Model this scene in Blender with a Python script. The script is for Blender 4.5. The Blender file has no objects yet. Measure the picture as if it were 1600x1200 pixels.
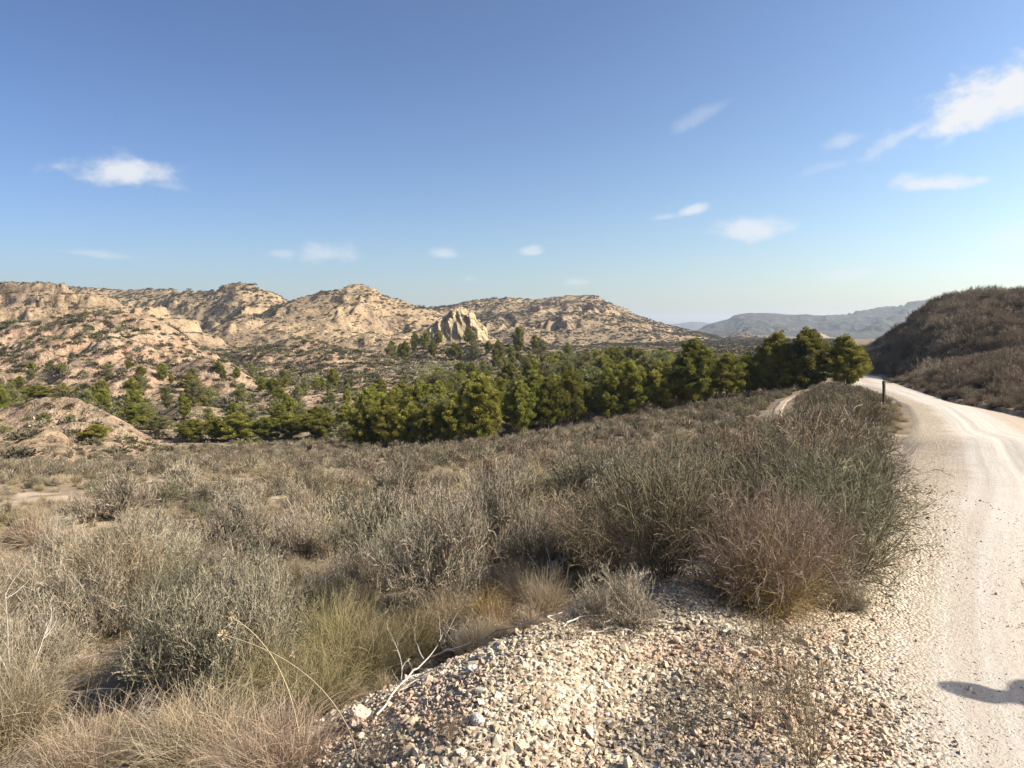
import bpy, math
import numpy as np
from mathutils import Vector, Euler
R = math.radians
scene = bpy.context.scene
COL = scene.collection

# ------------------------------------------------------------------ camera, sky, sun, exposure
FPX = 1130.0                      # focal length in pixels of the 1600 px wide photograph
PITCH = R(4.15)
CAMZ = 1.6
cam_d = bpy.data.cameras.new('camera')
cam = bpy.data.objects.new('camera', cam_d)
COL.objects.link(cam)
cam.location = (0, 0, CAMZ)
cam.rotation_euler = (R(90) - PITCH, 0, 0)
cam_d.sensor_width = 36
cam_d.lens = 36 * FPX / 1600
cam_d.clip_start = 0.05
cam_d.clip_end = 30000
scene.camera = cam

SUN_AZ, SUN_EL = 102.0, 36.0      # clockwise from the view direction (+Y)
sd = Vector((math.sin(R(SUN_AZ)) * math.cos(R(SUN_EL)), math.cos(R(SUN_AZ)) * math.cos(R(SUN_EL)), math.sin(R(SUN_EL))))
sun_d = bpy.data.lights.new('sun', 'SUN')
sun_d.energy = 4.5
sun_d.angle = R(0.53)
sun_d.color = (1.0, 0.93, 0.83)
sun = bpy.data.objects.new('sun', sun_d)
COL.objects.link(sun)
sun.rotation_euler = sd.to_track_quat('Z', 'Y').to_euler()

scene.view_settings.view_transform = 'Standard'
scene.view_settings.look = 'None'
scene.view_settings.gamma = 1
scene.view_settings.exposure = 1.08
scene.view_settings.use_curve_mapping = False

def pix_dir(px, py):
    d = Vector(((px - 800) / FPX, -(py - 600) / FPX, -1.0))
    d.rotate(cam.rotation_euler)
    return d.normalized()

world = bpy.data.worlds.new('World')
scene.world = world
world.use_nodes = True
wn, wl = world.node_tree.nodes, world.node_tree.links
wn.clear()
def wnode(t, **k):
    n = wn.new(t)
    for a, b in k.items(): setattr(n, a, b)
    return n
def wmath(op, a, b=None, c=None, clamp=False):
    n = wn.new('ShaderNodeMath'); n.operation = op; n.use_clamp = clamp
    for i, v in enumerate((a, b, c)):
        if v is None: continue
        if isinstance(v, (int, float)): n.inputs[i].default_value = v
        else: wl.new(v, n.inputs[i])
    return n.outputs[0]
out = wnode('ShaderNodeOutputWorld')
bg = wnode('ShaderNodeBackground')
sky = wnode('ShaderNodeTexSky', sky_type='NISHITA', sun_disc=False)
sky.sun_elevation = R(SUN_EL)
sky.sun_rotation = R(SUN_AZ)
sky.altitude = 200
sky.air_density = 1.0
sky.dust_density = 1.5
sky.ozone_density = 2.2
SKY_STRENGTH = 0.072
bg.inputs[1].default_value = SKY_STRENGTH
tc = wnode('ShaderNodeTexCoord')
# drifting clouds, placed by direction in the sky: px, py, half width, half height (px), opacity, tilt (deg)
CLOUDS = [(195, 268, 85, 30, 1.0, 3), (1560, 158, 135, 46, 1.35, 16), (1425, 205, 75, 16, .55, 25), (1465, 288, 68, 15, .9, -2),
          (1532, 282, 20, 10, .7, 0), (1412, 282, 30, 13, .5, 15), (1082, 329, 34, 11, .8, 14), (1040, 339, 30, 8, .4, 5), (1178, 361, 72, 25, .8, -2),
          (505, 398, 60, 24, .5, 5), (447, 397, 26, 10, .4, 0), (697, 397, 26, 13, .55, 0), (830, 393, 26, 12, .6, 0),
          (145, 397, 60, 10, .4, -4), (900, 441, 26, 9, .45, 0), (1313, 224, 30, 16, .42, 12), (1100, 178, 48, 16, .22, 25),
          (1330, 430, 56, 12, .4, 3), (1590, 368, 50, 24, .5, 12), (732, 436, 14, 9, .3, 0), (260, 290, 40, 12, .25, -8), (1290, 262, 40, 12, .2, 10)]
nz = wnode('ShaderNodeTexNoise'); nz.inputs['Scale'].default_value = 24; nz.inputs['Detail'].default_value = 8; nz.inputs['Roughness'].default_value = .6
mp = wnode('ShaderNodeMapping'); mp.inputs['Scale'].default_value = (1, 1, 1.5)
wl.new(tc.outputs['Generated'], mp.inputs[0]); wl.new(mp.outputs[0], nz.inputs['Vector'])
noise_c = wmath('SUBTRACT', nz.outputs['Fac'], 0.5)
nz2 = wnode('ShaderNodeTexNoise'); nz2.inputs['Scale'].default_value = 7; nz2.inputs['Detail'].default_value = 4
wl.new(tc.outputs['Generated'], nz2.inputs['Vector'])
wsum = None
for (px, py, hw, hh, op, tilt) in CLOUDS:
    c = pix_dir(px, py)
    right = c.cross(Vector((0, 0, 1))).normalized(); up = right.cross(c).normalized()
    t = R(tilt)
    u = right * math.cos(t) + up * math.sin(t); v = up * math.cos(t) - right * math.sin(t)
    def dot(vec):
        n = wn.new('ShaderNodeVectorMath'); n.operation = 'DOT_PRODUCT'
        wl.new(tc.outputs['Generated'], n.inputs[0]); n.inputs[1].default_value = vec
        return n.outputs['Value']
    a = wmath('MULTIPLY', dot(u), FPX / hw); b = wmath('MULTIPLY', dot(v), FPX / hh)
    # flat base: the lower half is squeezed
    b = wmath('ADD', b, wmath('MULTIPLY', wmath('MINIMUM', b, 0.0), 0.5))
    d2 = wmath('SQRT', wmath('ADD', wmath('MULTIPLY', a, a), wmath('MULTIPLY', b, b)))
    m = wmath('SUBTRACT', 1.0, d2)
    m = wmath('ADD', m, wmath('MULTIPLY', noise_c, 2.0))
    m = wmath('MULTIPLY', m, 1.15)
    mm = wn.new('ShaderNodeMapRange'); mm.interpolation_type = 'SMOOTHSTEP'
    wl.new(m, mm.inputs[0]); mm.inputs[1].default_value = -.05; mm.inputs[2].default_value = 1.0
    mm.inputs[3].default_value = 0; mm.inputs[4].default_value = min(op, 1.35)
    facing = wmath('GREATER_THAN', dot(c), 0.5)
    m = wmath('MULTIPLY', mm.outputs[0], facing)
    wsum = m if wsum is None else wmath('MAXIMUM', wsum, m)
wsum = wmath('MULTIPLY', wsum, 0.92, clamp=True)
mix = wnode('ShaderNodeMix', data_type='RGBA')
# the phone's rendering of the blue: deeper overhead, paler low down
gam = wnode('ShaderNodeGamma'); gam.inputs[1].default_value = 1.5; wl.new(sky.outputs[0], gam.inputs[0])
skm = wnode('ShaderNodeMix', data_type='RGBA', blend_type='MULTIPLY'); skm.inputs[0].default_value = 1; wl.new(gam.outputs[0], skm.inputs[6]); skm.inputs[7].default_value = (.53, .498, .485, 1)
wl.new(wsum, mix.inputs[0]); 
# aerosol scattering: the sky is brighter on the sun's side and darker away from it
sdn = wn.new('ShaderNodeVectorMath'); sdn.operation = 'DOT_PRODUCT'; wl.new(tc.outputs['Generated'], sdn.inputs[0]); sdn.inputs[1].default_value = sd
aer = wn.new('ShaderNodeCombineXYZ')
for i_, k_ in enumerate((.72, .64, .42)): wl.new(wmath('ADD', 1.0, wmath('MULTIPLY', wmath('ADD', sdn.outputs['Value'], .04), k_)), aer.inputs[i_])
ska = wnode('ShaderNodeMix', data_type='RGBA', blend_type='MULTIPLY'); ska.inputs[0].default_value = 1; wl.new(skm.outputs[2], ska.inputs[6]); wl.new(aer.outputs[0], ska.inputs[7])
wl.new(ska.outputs[2], mix.inputs[6])
mix.inputs[7].default_value = (5.7, 5.8, 6.0, 1)
wl.new(mix.outputs[2], bg.inputs[0]); wl.new(bg.outputs[0], out.inputs[0])

# ------------------------------------------------------------------ maths helpers
def P(px, py, Y):
    d = pix_dir(px, py); k = Y / d.y
    return (d.x * k, Y, CAMZ + d.z * k)
_h = np.random.RandomState(7)
PERM = _h.permutation(4096); GA = _h.rand(4096) * 2 * np.pi
GX, GY = np.cos(GA), np.sin(GA)
def perlin(x, y, seed=0):
    xi = np.floor(x).astype(np.int64); yi = np.floor(y).astype(np.int64)
    xf = x - xi; yf = y - yi
    def g(i, j, dx, dy):
        h = PERM[(PERM[(i + seed * 131) & 4095] + j) & 4095]
        return GX[h] * dx + GY[h] * dy
    u = xf * xf * xf * (xf * (xf * 6 - 15) + 10); v = yf * yf * yf * (yf * (yf * 6 - 15) + 10)
    a = g(xi, yi, xf, yf); b = g(xi + 1, yi, xf - 1, yf); c = g(xi, yi + 1, xf, yf - 1); d = g(xi + 1, yi + 1, xf - 1, yf - 1)
    return ((a + (b - a) * u) * (1 - v) + (c + (d - c) * u) * v) * 1.5
def fbm(x, y, oct=4, seed=0, gain=.5, lac=2.03):
    s = 0; a = 1.0; t = 0
    for o in range(oct):
        s = s + a * perlin(x * lac ** o, y * lac ** o, seed + o * 3); t += a; a *= gain
    return s / t
def ridged(x, y, oct=4, seed=0, gain=.5):
    s = 0; a = 1.0; t = 0
    for o in range(oct):
        s = s + a * (1 - np.abs(perlin(x * 2.03 ** o, y * 2.03 ** o, seed + o * 3)) * 1.6); t += a; a *= gain
    return s / t
def sstep(a, b, x):
    t = np.clip((x - a) / (b - a), 0, 1); return t * t * (3 - 2 * t)
def smax(a, b, k): return (a + b + np.sqrt((a - b) ** 2 + k * k)) * .5

# ------------------------------------------------------------------ terrain height field
def tps_fit(X, v, lam=1e-3):
    n = len(X); d = np.linalg.norm(X[:, None] - X[None], axis=2)
    K = np.where(d > 0, d * d * np.log(d + 1e-9), 0) + lam * np.eye(n)
    Pm = np.c_[np.ones(n), X]
    A = np.zeros((n + 3, n + 3)); A[:n, :n] = K; A[:n, n:] = Pm; A[n:, :n] = Pm.T
    return X, np.linalg.solve(A, np.r_[v, 0, 0, 0])
def tps_eval(m, Q):
    X, w = m; o = np.empty(len(Q)); n = len(X)
    for s in range(0, len(Q), 60000):
        q = Q[s:s + 60000]
        d2 = (q[:, None, 0] - X[None, :, 0]) ** 2 + (q[:, None, 1] - X[None, :, 1]) ** 2
        o[s:s + 60000] = (.5 * d2 * np.log(d2 + 1e-12)) @ w[:n] + w[n] + q @ w[n + 1:]
    return o
near_pts = np.array([(2.3, 3.75, 0), (3, 2, 0), (5, 3, 0), (3, 0, 0), (0, 0, 0), (0, -3, 0), (5, 8, -.04), (8.5, 8, 0), (10, 12, -.3), (-4, -3, -.8), (-8, 0, -1.3), (6, -6, 0),
    (1, 4, 0), (1.7, 5, 0), (2.6, 7, -.1), (0.2, 3, .0), (-.9, 3, -.25), (-1.6, 3, -.62), (-2.5, 4, -.9), (-2.4, 2, -.72), (-1, 5, -.85), (-1.4, 1, -.4),
    (0, 5.6, -.7), (1, 6.8, -.6), (2, 9, -.7), (-2.25, 5.2, -.92), (-.6, 6.4, -.85), (1.5, 4.3, 0.0), (-5, 6.5, -1.3), (-4, 12, -2.1), (-9, 12, -2.4), (-8, 6, -1.7), (3.8, 13, -.8), (1, 12, -1.5), (6.6, 11.5, -.22), (12, 8, 0.2), (14, 0, .2), (0, 16, -2.2), (8, 17, -.8), (-14, 14, -2.9)])
far_src = [(0, 850, 13), (0, 770, 22), (0, 742, 36), (0, 722, 56), (-400, 850, 13), (-400, 770, 23), (-400, 745, 36), (-400, 720, 60),
    (300, 850, 12.9), (300, 772, 22), (300, 738, 36), (300, 712, 66), (600, 850, 11.5), (600, 770, 21), (600, 722, 42), (600, 700, 62), (600, 672, 82),
    (850, 850, 9.5), (850, 760, 20), (850, 705, 40), (850, 680, 58), (850, 650, 90), (1050, 800, 9.5), (1050, 722, 20), (1050, 662, 45), (1050, 642, 64), (1050, 615, 100),
    (1250, 740, 10.5), (1250, 672, 20), (1250, 632, 40), (1250, 607, 70), (1250, 580, 120), (1430, 700, 11.5), (1418, 660, 21), (1600, 657, 22), (1405, 635, 30), (1508, 636, 30),
    (1385, 622, 39), (1463, 624, 38), (1345, 603, 61), (1400, 600, 60), (1345, 588, 88), (1600, 640, 33), (1800, 700, 16), (1800, 620, 40), (1500, 610, 60), (2200, 700, 20), (2200, 600, 50), (2200, 560, 150), (1500, 585, 100), (1330, 570, 130)]
for px, z in ((-400, -9.5), (0, -9.5), (300, -9.5), (600, -9.5), (850, -8), (1050, -7), (1300, -7), (1600, -5)):
    for Y, dz in ((150, 0), (300, 0), (600, -1), (1200, -6), (3000, -22), (6500, -40)):
        if px > 1290 and Y < 200: continue
        far_src.append((px, None, Y, z + dz if Y < 200 or px < 900 else z + dz))
fx = []
for p in far_src:
    if p[1] is not None: x, y, z = P(*p)
    else: y = p[2]; x = (p[0] - 800) / FPX * y; z = p[3]
    fx.append((x, y, z))
fx = np.array(fx)
nr = np.hypot(near_pts[:, 0], near_pts[:, 1])
extra = near_pts[(nr > 9) & (near_pts[:, 1] > 0)]
fx = np.vstack([fx, extra])
fr = np.hypot(fx[:, 0], fx[:, 1])
FAR = tps_fit(np.c_[np.arctan2(fx[:, 0], fx[:, 1]) * 1.6, np.log(fr)], (fx[:, 2] - CAMZ) / fr, 1e-4)
nf = fx[(fr < 24)]
allnear = np.vstack([near_pts, nf])
NEAR = tps_fit(allnear[:, :2], allnear[:, 2], 1e-2)

RL = np.array([(-16, -30), (-2.3, -3), (-.7, 0), (.6, 2.6), (1.15, 3.75), (2.05, 5.2), (3.1, 6.6), (4.1, 8), (6.2, 11.5), (11.7, 21), (16.4, 30), (20.4, 39), (26.8, 55), (30.3, 66), (37.5, 85), (42, 110), (44, 140)])
RR = np.array([(-10, -30), (3.2, -3), (4.7, 0), (5.9, 2.6), (6.5, 3.75), (7.2, 5.2), (7.95, 6.6), (8.7, 8), (10.9, 11.5), (15.9, 22), (19.3, 30), (22.6, 38), (29.8, 55), (34.6, 66), (43.5, 85), (48, 110), (50, 140)])
def gsm(v, k):
    if k < 1: return v
    w = np.exp(-.5 * (np.arange(-3 * k, 3 * k + 1) / k) ** 2); w /= w.sum()
    return np.convolve(np.pad(v, 3 * k, mode='edge'), w, 'valid')
RY = np.linspace(-30, 140, 1701)
RLX = gsm(np.interp(RY, RL[:, 1], RL[:, 0]), 6); RRX = gsm(np.interp(RY, RR[:, 1], RR[:, 0]), 6)
def road_lr(y): return np.interp(y, RY, RLX), np.interp(y, RY, RRX)
def road_mask(x, y, pad=.4, soft=.8):
    x = np.asarray(x, float); y = np.asarray(y, float)
    l, r = road_lr(y)
    return sstep(l - pad - soft, l - pad, x) * (1 - sstep(r + pad, r + pad + soft, x)) * (y < 139)

AZF = lambda px: math.degrees(math.atan2((px - 800) / FPX / 1.0, 1.0))
class Hill:
    def __init__(s, pts, Wf, Wb, p=1.3, gul=.3, gs=30, seed=1, terr=0, step=8, marl=0, jit=.02, tail=60):
        c = [P(*q) for q in pts]
        az = np.array([math.degrees(math.atan2(a, b)) for a, b, _ in c])
        g = np.arange(-100, 100, .1)
        s.g = g
        s.z = gsm(np.interp(g, az, [q[2] for q in c]), 3); s.D = gsm(np.interp(g, az, [math.hypot(q[0], q[1]) for q in c]), 12)
        s.w = np.interp(g, [az[0] - 6, az[0], az[-1], az[-1] + 6], [0 if tail else 1, 1, 1, 0 if tail else 1])
        s.Wf, s.Wb, s.p, s.gul, s.gs, s.seed, s.terr, s.step, s.marl, s.jit = Wf, Wb, p, gul, gs, seed, terr, step, marl, jit
    def __call__(s, az, r, x, y, zb):
        a2 = az
        zc = np.interp(a2, s.g, s.z); D = np.interp(a2, s.g, s.D); ww = np.interp(a2, s.g, s.w)
        amp = np.maximum(zc - zb, 0)
        n1 = fbm(x / (s.gs * 2.2), y / (s.gs * 2.2), 3, s.seed)
        Wf = s.Wf * (1 + .7 * n1)
        d = r - D
        t = np.where(d < 0, -d / Wf, d / s.Wb)
        rnd = np.sqrt(t * t + .0025) - .05
        prof = 1 - np.clip(rnd, 0, 1) ** s.p
        inside = np.clip(t, 0, 1)
        wx = x + s.gs * .5 * fbm(x / s.gs, y / s.gs, 2, s.seed + 5); wy = y + s.gs * .5 * fbm(x / s.gs, y / s.gs, 2, s.seed + 9)
        rg = ridged(wx / s.gs, wy / s.gs * .75, 4, s.seed + 11, .55)
        sh = np.sin(np.pi * np.clip(inside, 0, 1) ** .8) * .9 + .04
        h = amp * prof * ww - s.gul * amp * (1 - rg) * sh
        h -= .10 * amp * (1 - ridged(wx / s.gs * 4.2, wy / s.gs * 3.6, 3, s.seed + 41)) * sh
        h += s.jit * amp * fbm(x / (s.gs * .25), y / (s.gs * .25), 3, s.seed + 21)
        z = zb + h
        if s.terr:
            q = (z + .5 * s.step * fbm(x / (s.gs * 2), y / (s.gs * 2), 2, s.seed + 31)) / s.step; f = q - np.floor(q)
            k = s.terr * sstep(-.5, .15, fbm(x / (s.gs * 1.5), y / (s.gs * 1.5), 2, s.seed + 33))
            z = z + k * s.step * (sstep(.35, .65, f) - f) * (amp > 4)
        return np.where((t < 1) & (amp > .05) & (ww > .001), z, zb - 30)

HILLS = [
 # A near marl hill, spurs in front, bare patch on the left, B
 Hill([(-500, 540, 190), (-200, 520, 190), (0, 503, 185), (60, 502, 180), (120, 492, 178), (180, 487, 175), (232, 492, 175), (270, 512, 178), (312, 540, 180), (350, 562, 180), (430, 600, 180)], 52, 60, 1.35, .34, 17, 3, .35, 3, 1.0, .05),
 Hill([(225, 600, 150), (265, 575, 146), (315, 558, 143), (352, 566, 143), (385, 585, 146), (430, 612, 150)], 24, 24, 1.4, .3, 9, 13, 0, 3, 1.0, .06),
 Hill([(380, 628, 128), (440, 610, 126), (520, 612, 126), (600, 606, 130), (665, 590, 135), (690, 615, 135)], 20, 26, 1.4, .35, 8, 15, 0, 3, 1.2, .08),
 Hill([(-300, 640, 84), (0, 640, 84), (60, 622, 82), (110, 618, 82), (150, 634, 80), (190, 655, 78), (230, 690, 76)], 17, 20, 1.3, .3, 7, 23, 0, 3, .8, .08),
 Hill([(-300, 660, 66), (-60, 664, 66), (0, 668, 66), (60, 664, 65), (98, 674, 64), (122, 704, 63)], 13, 12, 1.3, .3, 6, 27, 0, 3, .35, .07),
 Hill([(240, 660, 104), (280, 632, 102), (330, 636, 102), (380, 650, 102), (410, 672, 102)], 14, 16, 1.3, .3, 7, 25, 0, 3, .45, .08),
 Hill([(270, 600, 225), (330, 560, 225), (385, 545, 222), (440, 533, 220), (490, 531, 218), (540, 545, 216), (585, 552, 215), (630, 566, 205), (680, 596, 200), (710, 620, 200)], 55, 50, 1.35, .4, 20, 33, .35, 4, .75, .06),
 # ledges below the rock outcrop
 Hill([(590, 560, 262), (640, 540, 262), (700, 536, 262), (760, 534, 262), (820, 538, 262), (860, 556, 262)], 26, 40, .8, .22, 16, 37, .5, 4, .2, .05),
 # C cliff plateau
 Hill([(-500, 440, 380), (-100, 444, 370), (0, 446, 350), (60, 446, 345), (110, 449, 340), (160, 464, 335), (200, 474, 330), (250, 482, 335), (310, 508, 340), (360, 540, 340)], 100, 90, .8, .22, 32, 43, 1.0, 6, .15, .03),
 # D
 Hill([(-400, 436, 760), (0, 441, 760), (50, 440, 750), (110, 446, 740), (180, 452, 730), (250, 453, 720), (328, 454, 640), (345, 448, 620), (378, 441, 600), (402, 446, 600), (430, 459, 590), (470, 480, 590), (540, 530, 590)], 250, 200, 1.15, .28, 62, 53, .3, 11, 0, .03),
 # E
 Hill([(360, 520, 500), (405, 490, 500), (455, 468, 500), (500, 457, 500), (535, 448, 500), (560, 446, 500), (582, 448, 500), (602, 461, 500), (640, 473, 505), (675, 483, 510), (720, 505, 510), (800, 540, 510)], 185, 120, 1.1, .27, 52, 63, .3, 9, 0, .03),
 # F
 Hill([(560, 510, 800), (610, 490, 800), (680, 479, 800), (735, 470, 800), (790, 466, 800), (830, 468, 800), (880, 463, 800), (930, 462, 800), (945, 467, 800), (965, 478, 800), (1000, 493, 800), (1040, 507, 800), (1080, 516, 820), (1150, 533, 850)], 330, 200, 1.1, .27, 78, 73, .25, 14, -.35, .03),
 # small knolls mid right
 Hill([(1000, 528, 640), (1060, 520, 640), (1090, 520, 640), (1115, 528, 640), (1150, 545, 640)], 80, 80, 1.3, .4, 30, 83, .3, 6, -.2, .05),
 Hill([(1100, 540, 1100), (1150, 522, 1100), (1175, 521, 1100), (1210, 530, 1100), (1240, 530, 1100), (1268, 522, 1300), (1278, 515, 1300), (1292, 526, 1300), (1340, 533, 1300), (1400, 540, 1300)], 160, 160, 1.2, .4, 50, 85, 0, 6, -.2, .05),
 # H mountains, I far ridge
 Hill([(1010, 540, 2500), (1060, 528, 2500), (1100, 509, 2500), (1130, 498, 2500), (1170, 487, 2500), (1190, 489, 2500), (1215, 488, 2500), (1240, 493, 2500), (1260, 489, 2500), (1276, 494, 2500), (1330, 487, 2600), (1390, 476, 2700), (1455, 467, 2800), (1520, 456, 2800), (1700, 440, 2800), (2200, 430, 2800)], 1000, 500, 1.1, .5, 260, 93, .3, 30, -.95, .03),
 Hill([(600, 520, 5200), (900, 512, 5200), (1020, 508, 5200), (1055, 505, 5200), (1085, 502, 5200), (1115, 504, 5200), (1150, 508, 5200), (1300, 505, 5200), (1800, 500, 5200)], 900, 500, 1.3, .3, 400, 97, 0, 30, -.9, .03),
 # R scrub hill at the right of the road
 Hill([(1338, 580, 165), (1352, 556, 160), (1362, 546, 158), (1400, 520, 150), (1430, 500, 140), (1450, 484, 132), (1468, 474, 128), (1500, 468, 124), (1540, 465, 118), (1600, 461, 108), (1700, 452, 96), (1900, 410, 84), (2600, 380, 70)], 86, 90, 1.12, .16, 22, 103, .1, 2.2, -.6, .03, 0),
]
IR = len(HILLS) - 1
def height(x, y, full=False, zones=False):
    x = np.asarray(x, float).ravel(); y = np.asarray(y, float).ravel()
    r = np.hypot(x, y) + 1e-6; az = np.degrees(np.arctan2(x, y))
    azc = np.radians(np.clip(az, -58, 66))
    zn = tps_eval(NEAR, np.c_[x, y]) if (r < 26).any() else np.zeros_like(r)
    zf = CAMZ + r * tps_eval(FAR, np.c_[azc * 1.6, np.log(np.maximum(r, 7))])
    # behind the camera the far field flattens out
    back = sstep(70, 110, np.abs(az)); zf = zf * (1 - back) + back * np.where(x > 0, .5, -2.5)
    b = sstep(11, 20, r)
    zb = zn * (1 - b) + zf * b
    rm = road_mask(x, y)
    hum = .10 * fbm(x / 2.3, y / 2.3, 3, 51) * sstep(6, 12, r) + .5 * fbm(x / 16, y / 16, 3, 55) * sstep(24, 70, r) + .016 * fbm(x / .35, y / .35, 3, 57) * sstep(.2, 1, r) * (r < 30)
    zb = zb + hum * (1 - rm)
    # gravel mound left by the grader
    e = ((x - .30) / .95) ** 2 + ((y - 3.05) / 1.0) ** 2
    zb = zb + .27 * np.exp(-e * 1.1) * (1 - road_mask(x, y, .12, .8)) + .17 * np.exp(-(((x - .95) / .33) ** 2 + ((y - 4.35) / .9) ** 2)) + .03 * fbm(x / .5, y / .5, 3, 59) * np.exp(-e * .5)
    # drop at the left of the mound
    z = zb.copy(); marl = np.zeros_like(z); hid = -np.ones(len(z), int)
    far = r > 40
    if far.any():
        xf, yf, rf, af, z0 = x[far], y[far], r[far], az[far], zb[far]
        zz = z0.copy(); ml = np.zeros_like(zz); hi = -np.ones(len(zz), int)
        for i, h in enumerate(HILLS):
            if i == IR: continue
            hz = h(af, rf, xf, yf, z0)
            up = hz > zz + .05; ml[up] = h.marl; hi[up] = i
            zz = np.where(hz > z0 - 20, smax(zz, hz, .4) - .0, zz)
        z[far] = zz; marl[far] = ml; hid[far] = hi
    # right hill starts at the road's right edge
    _, rr = road_lr(y)
    rt = (x > rr + .3) & (y > -28)
    if rt.any():
        h = HILLS[IR]
        a = np.clip(az[rt], 26, 75); zc = np.interp(a, h.g, h.z); D = np.interp(a, h.g, h.D)
        yy = y[rt]; xx = x[rt]; rt_r = r[rt]
        # distance from the road edge as a share of the way to the crest
        edge = np.hypot(rr[rt], yy)
        t = np.clip((xx - rr[rt] - .3) / 58, 0, None)
        dcrest = rt_r - D
        z0 = zb[rt]; amp = np.maximum(zc - z0, 0)
        hill = HILLS[IR](az[rt], rt_r, xx, yy, z0)
        bank = z0 + np.minimum(t * 58, 9) * .16
        gate = sstep(0, 9, xx - rr[rt])
        zz = np.where(hill > z0, z0 + (hill - z0) * gate, z0)
        zz = smax(zz, bank, .3)
        win = zz > z[rt]
        zo = z[rt]; zo = np.where(win, zz, zo); z[rt] = zo
        m = marl[rt]; m[win] = h.marl; marl[rt] = m
        hh = hid[rt]; hh[win] = IR; hid[rt] = hh
    if zones: return z, marl, hid
    return z
def H(x, y): return float(height([x], [y])[0])

def new_mesh(name, verts, quads=None, tris=None, smooth=False):
    me = bpy.data.meshes.new(name)
    verts = np.asarray(verts, np.float32)
    me.vertices.add(len(verts)); me.vertices.foreach_set('co', verts.ravel())
    li = []; ls = []; n = 0
    if quads is not None and len(quads):
        q = np.asarray(quads, np.int32); li.append(q.ravel()); ls.append(np.arange(len(q)) * 4); n = q.size
    if tris is not None and len(tris):
        q = np.asarray(tris, np.int32); li.append(q.ravel()); ls.append(n + np.arange(len(q)) * 3)
    li = np.concatenate(li).astype(np.int32); ls = np.concatenate(ls).astype(np.int32)
    me.loops.add(len(li)); me.loops.foreach_set('vertex_index', li)
    me.polygons.add(len(ls)); me.polygons.foreach_set('loop_start', ls)
    if smooth: me.polygons.foreach_set('use_smooth', np.ones(len(ls), bool))
    me.update(calc_edges=True); me.validate()
    return me
def fattr(me, name, vals, dom='POINT'):
    a = me.attributes.new(name, 'FLOAT', dom); a.data.foreach_set('value', np.asarray(vals, np.float32))
def obj(name, me, mat=None, parent=None, kind=None, label=None, cat=None, group=None):
    if mat is not None and not me.materials: 
        for m in (mat if isinstance(mat, (list, tuple)) else [mat]): me.materials.append(m)
    o = bpy.data.objects.new(name, me); COL.objects.link(o)
    if parent: o.parent = parent
    tag(o, label, cat, group, kind)
    return o
def tag(o, label=None, cat=None, group=None, kind=None):
    if label: o['label'] = label
    if cat: o['category'] = cat
    if group: o['group'] = group
    if kind: o['kind'] = kind
    return o
def empty(name, loc, label, cat, group=None, rz=0):
    o = bpy.data.objects.new(name, None); COL.objects.link(o); o.location = loc; o.rotation_euler = (0, 0, rz); o.empty_display_size = .2
    return tag(o, label, cat, group)

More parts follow.
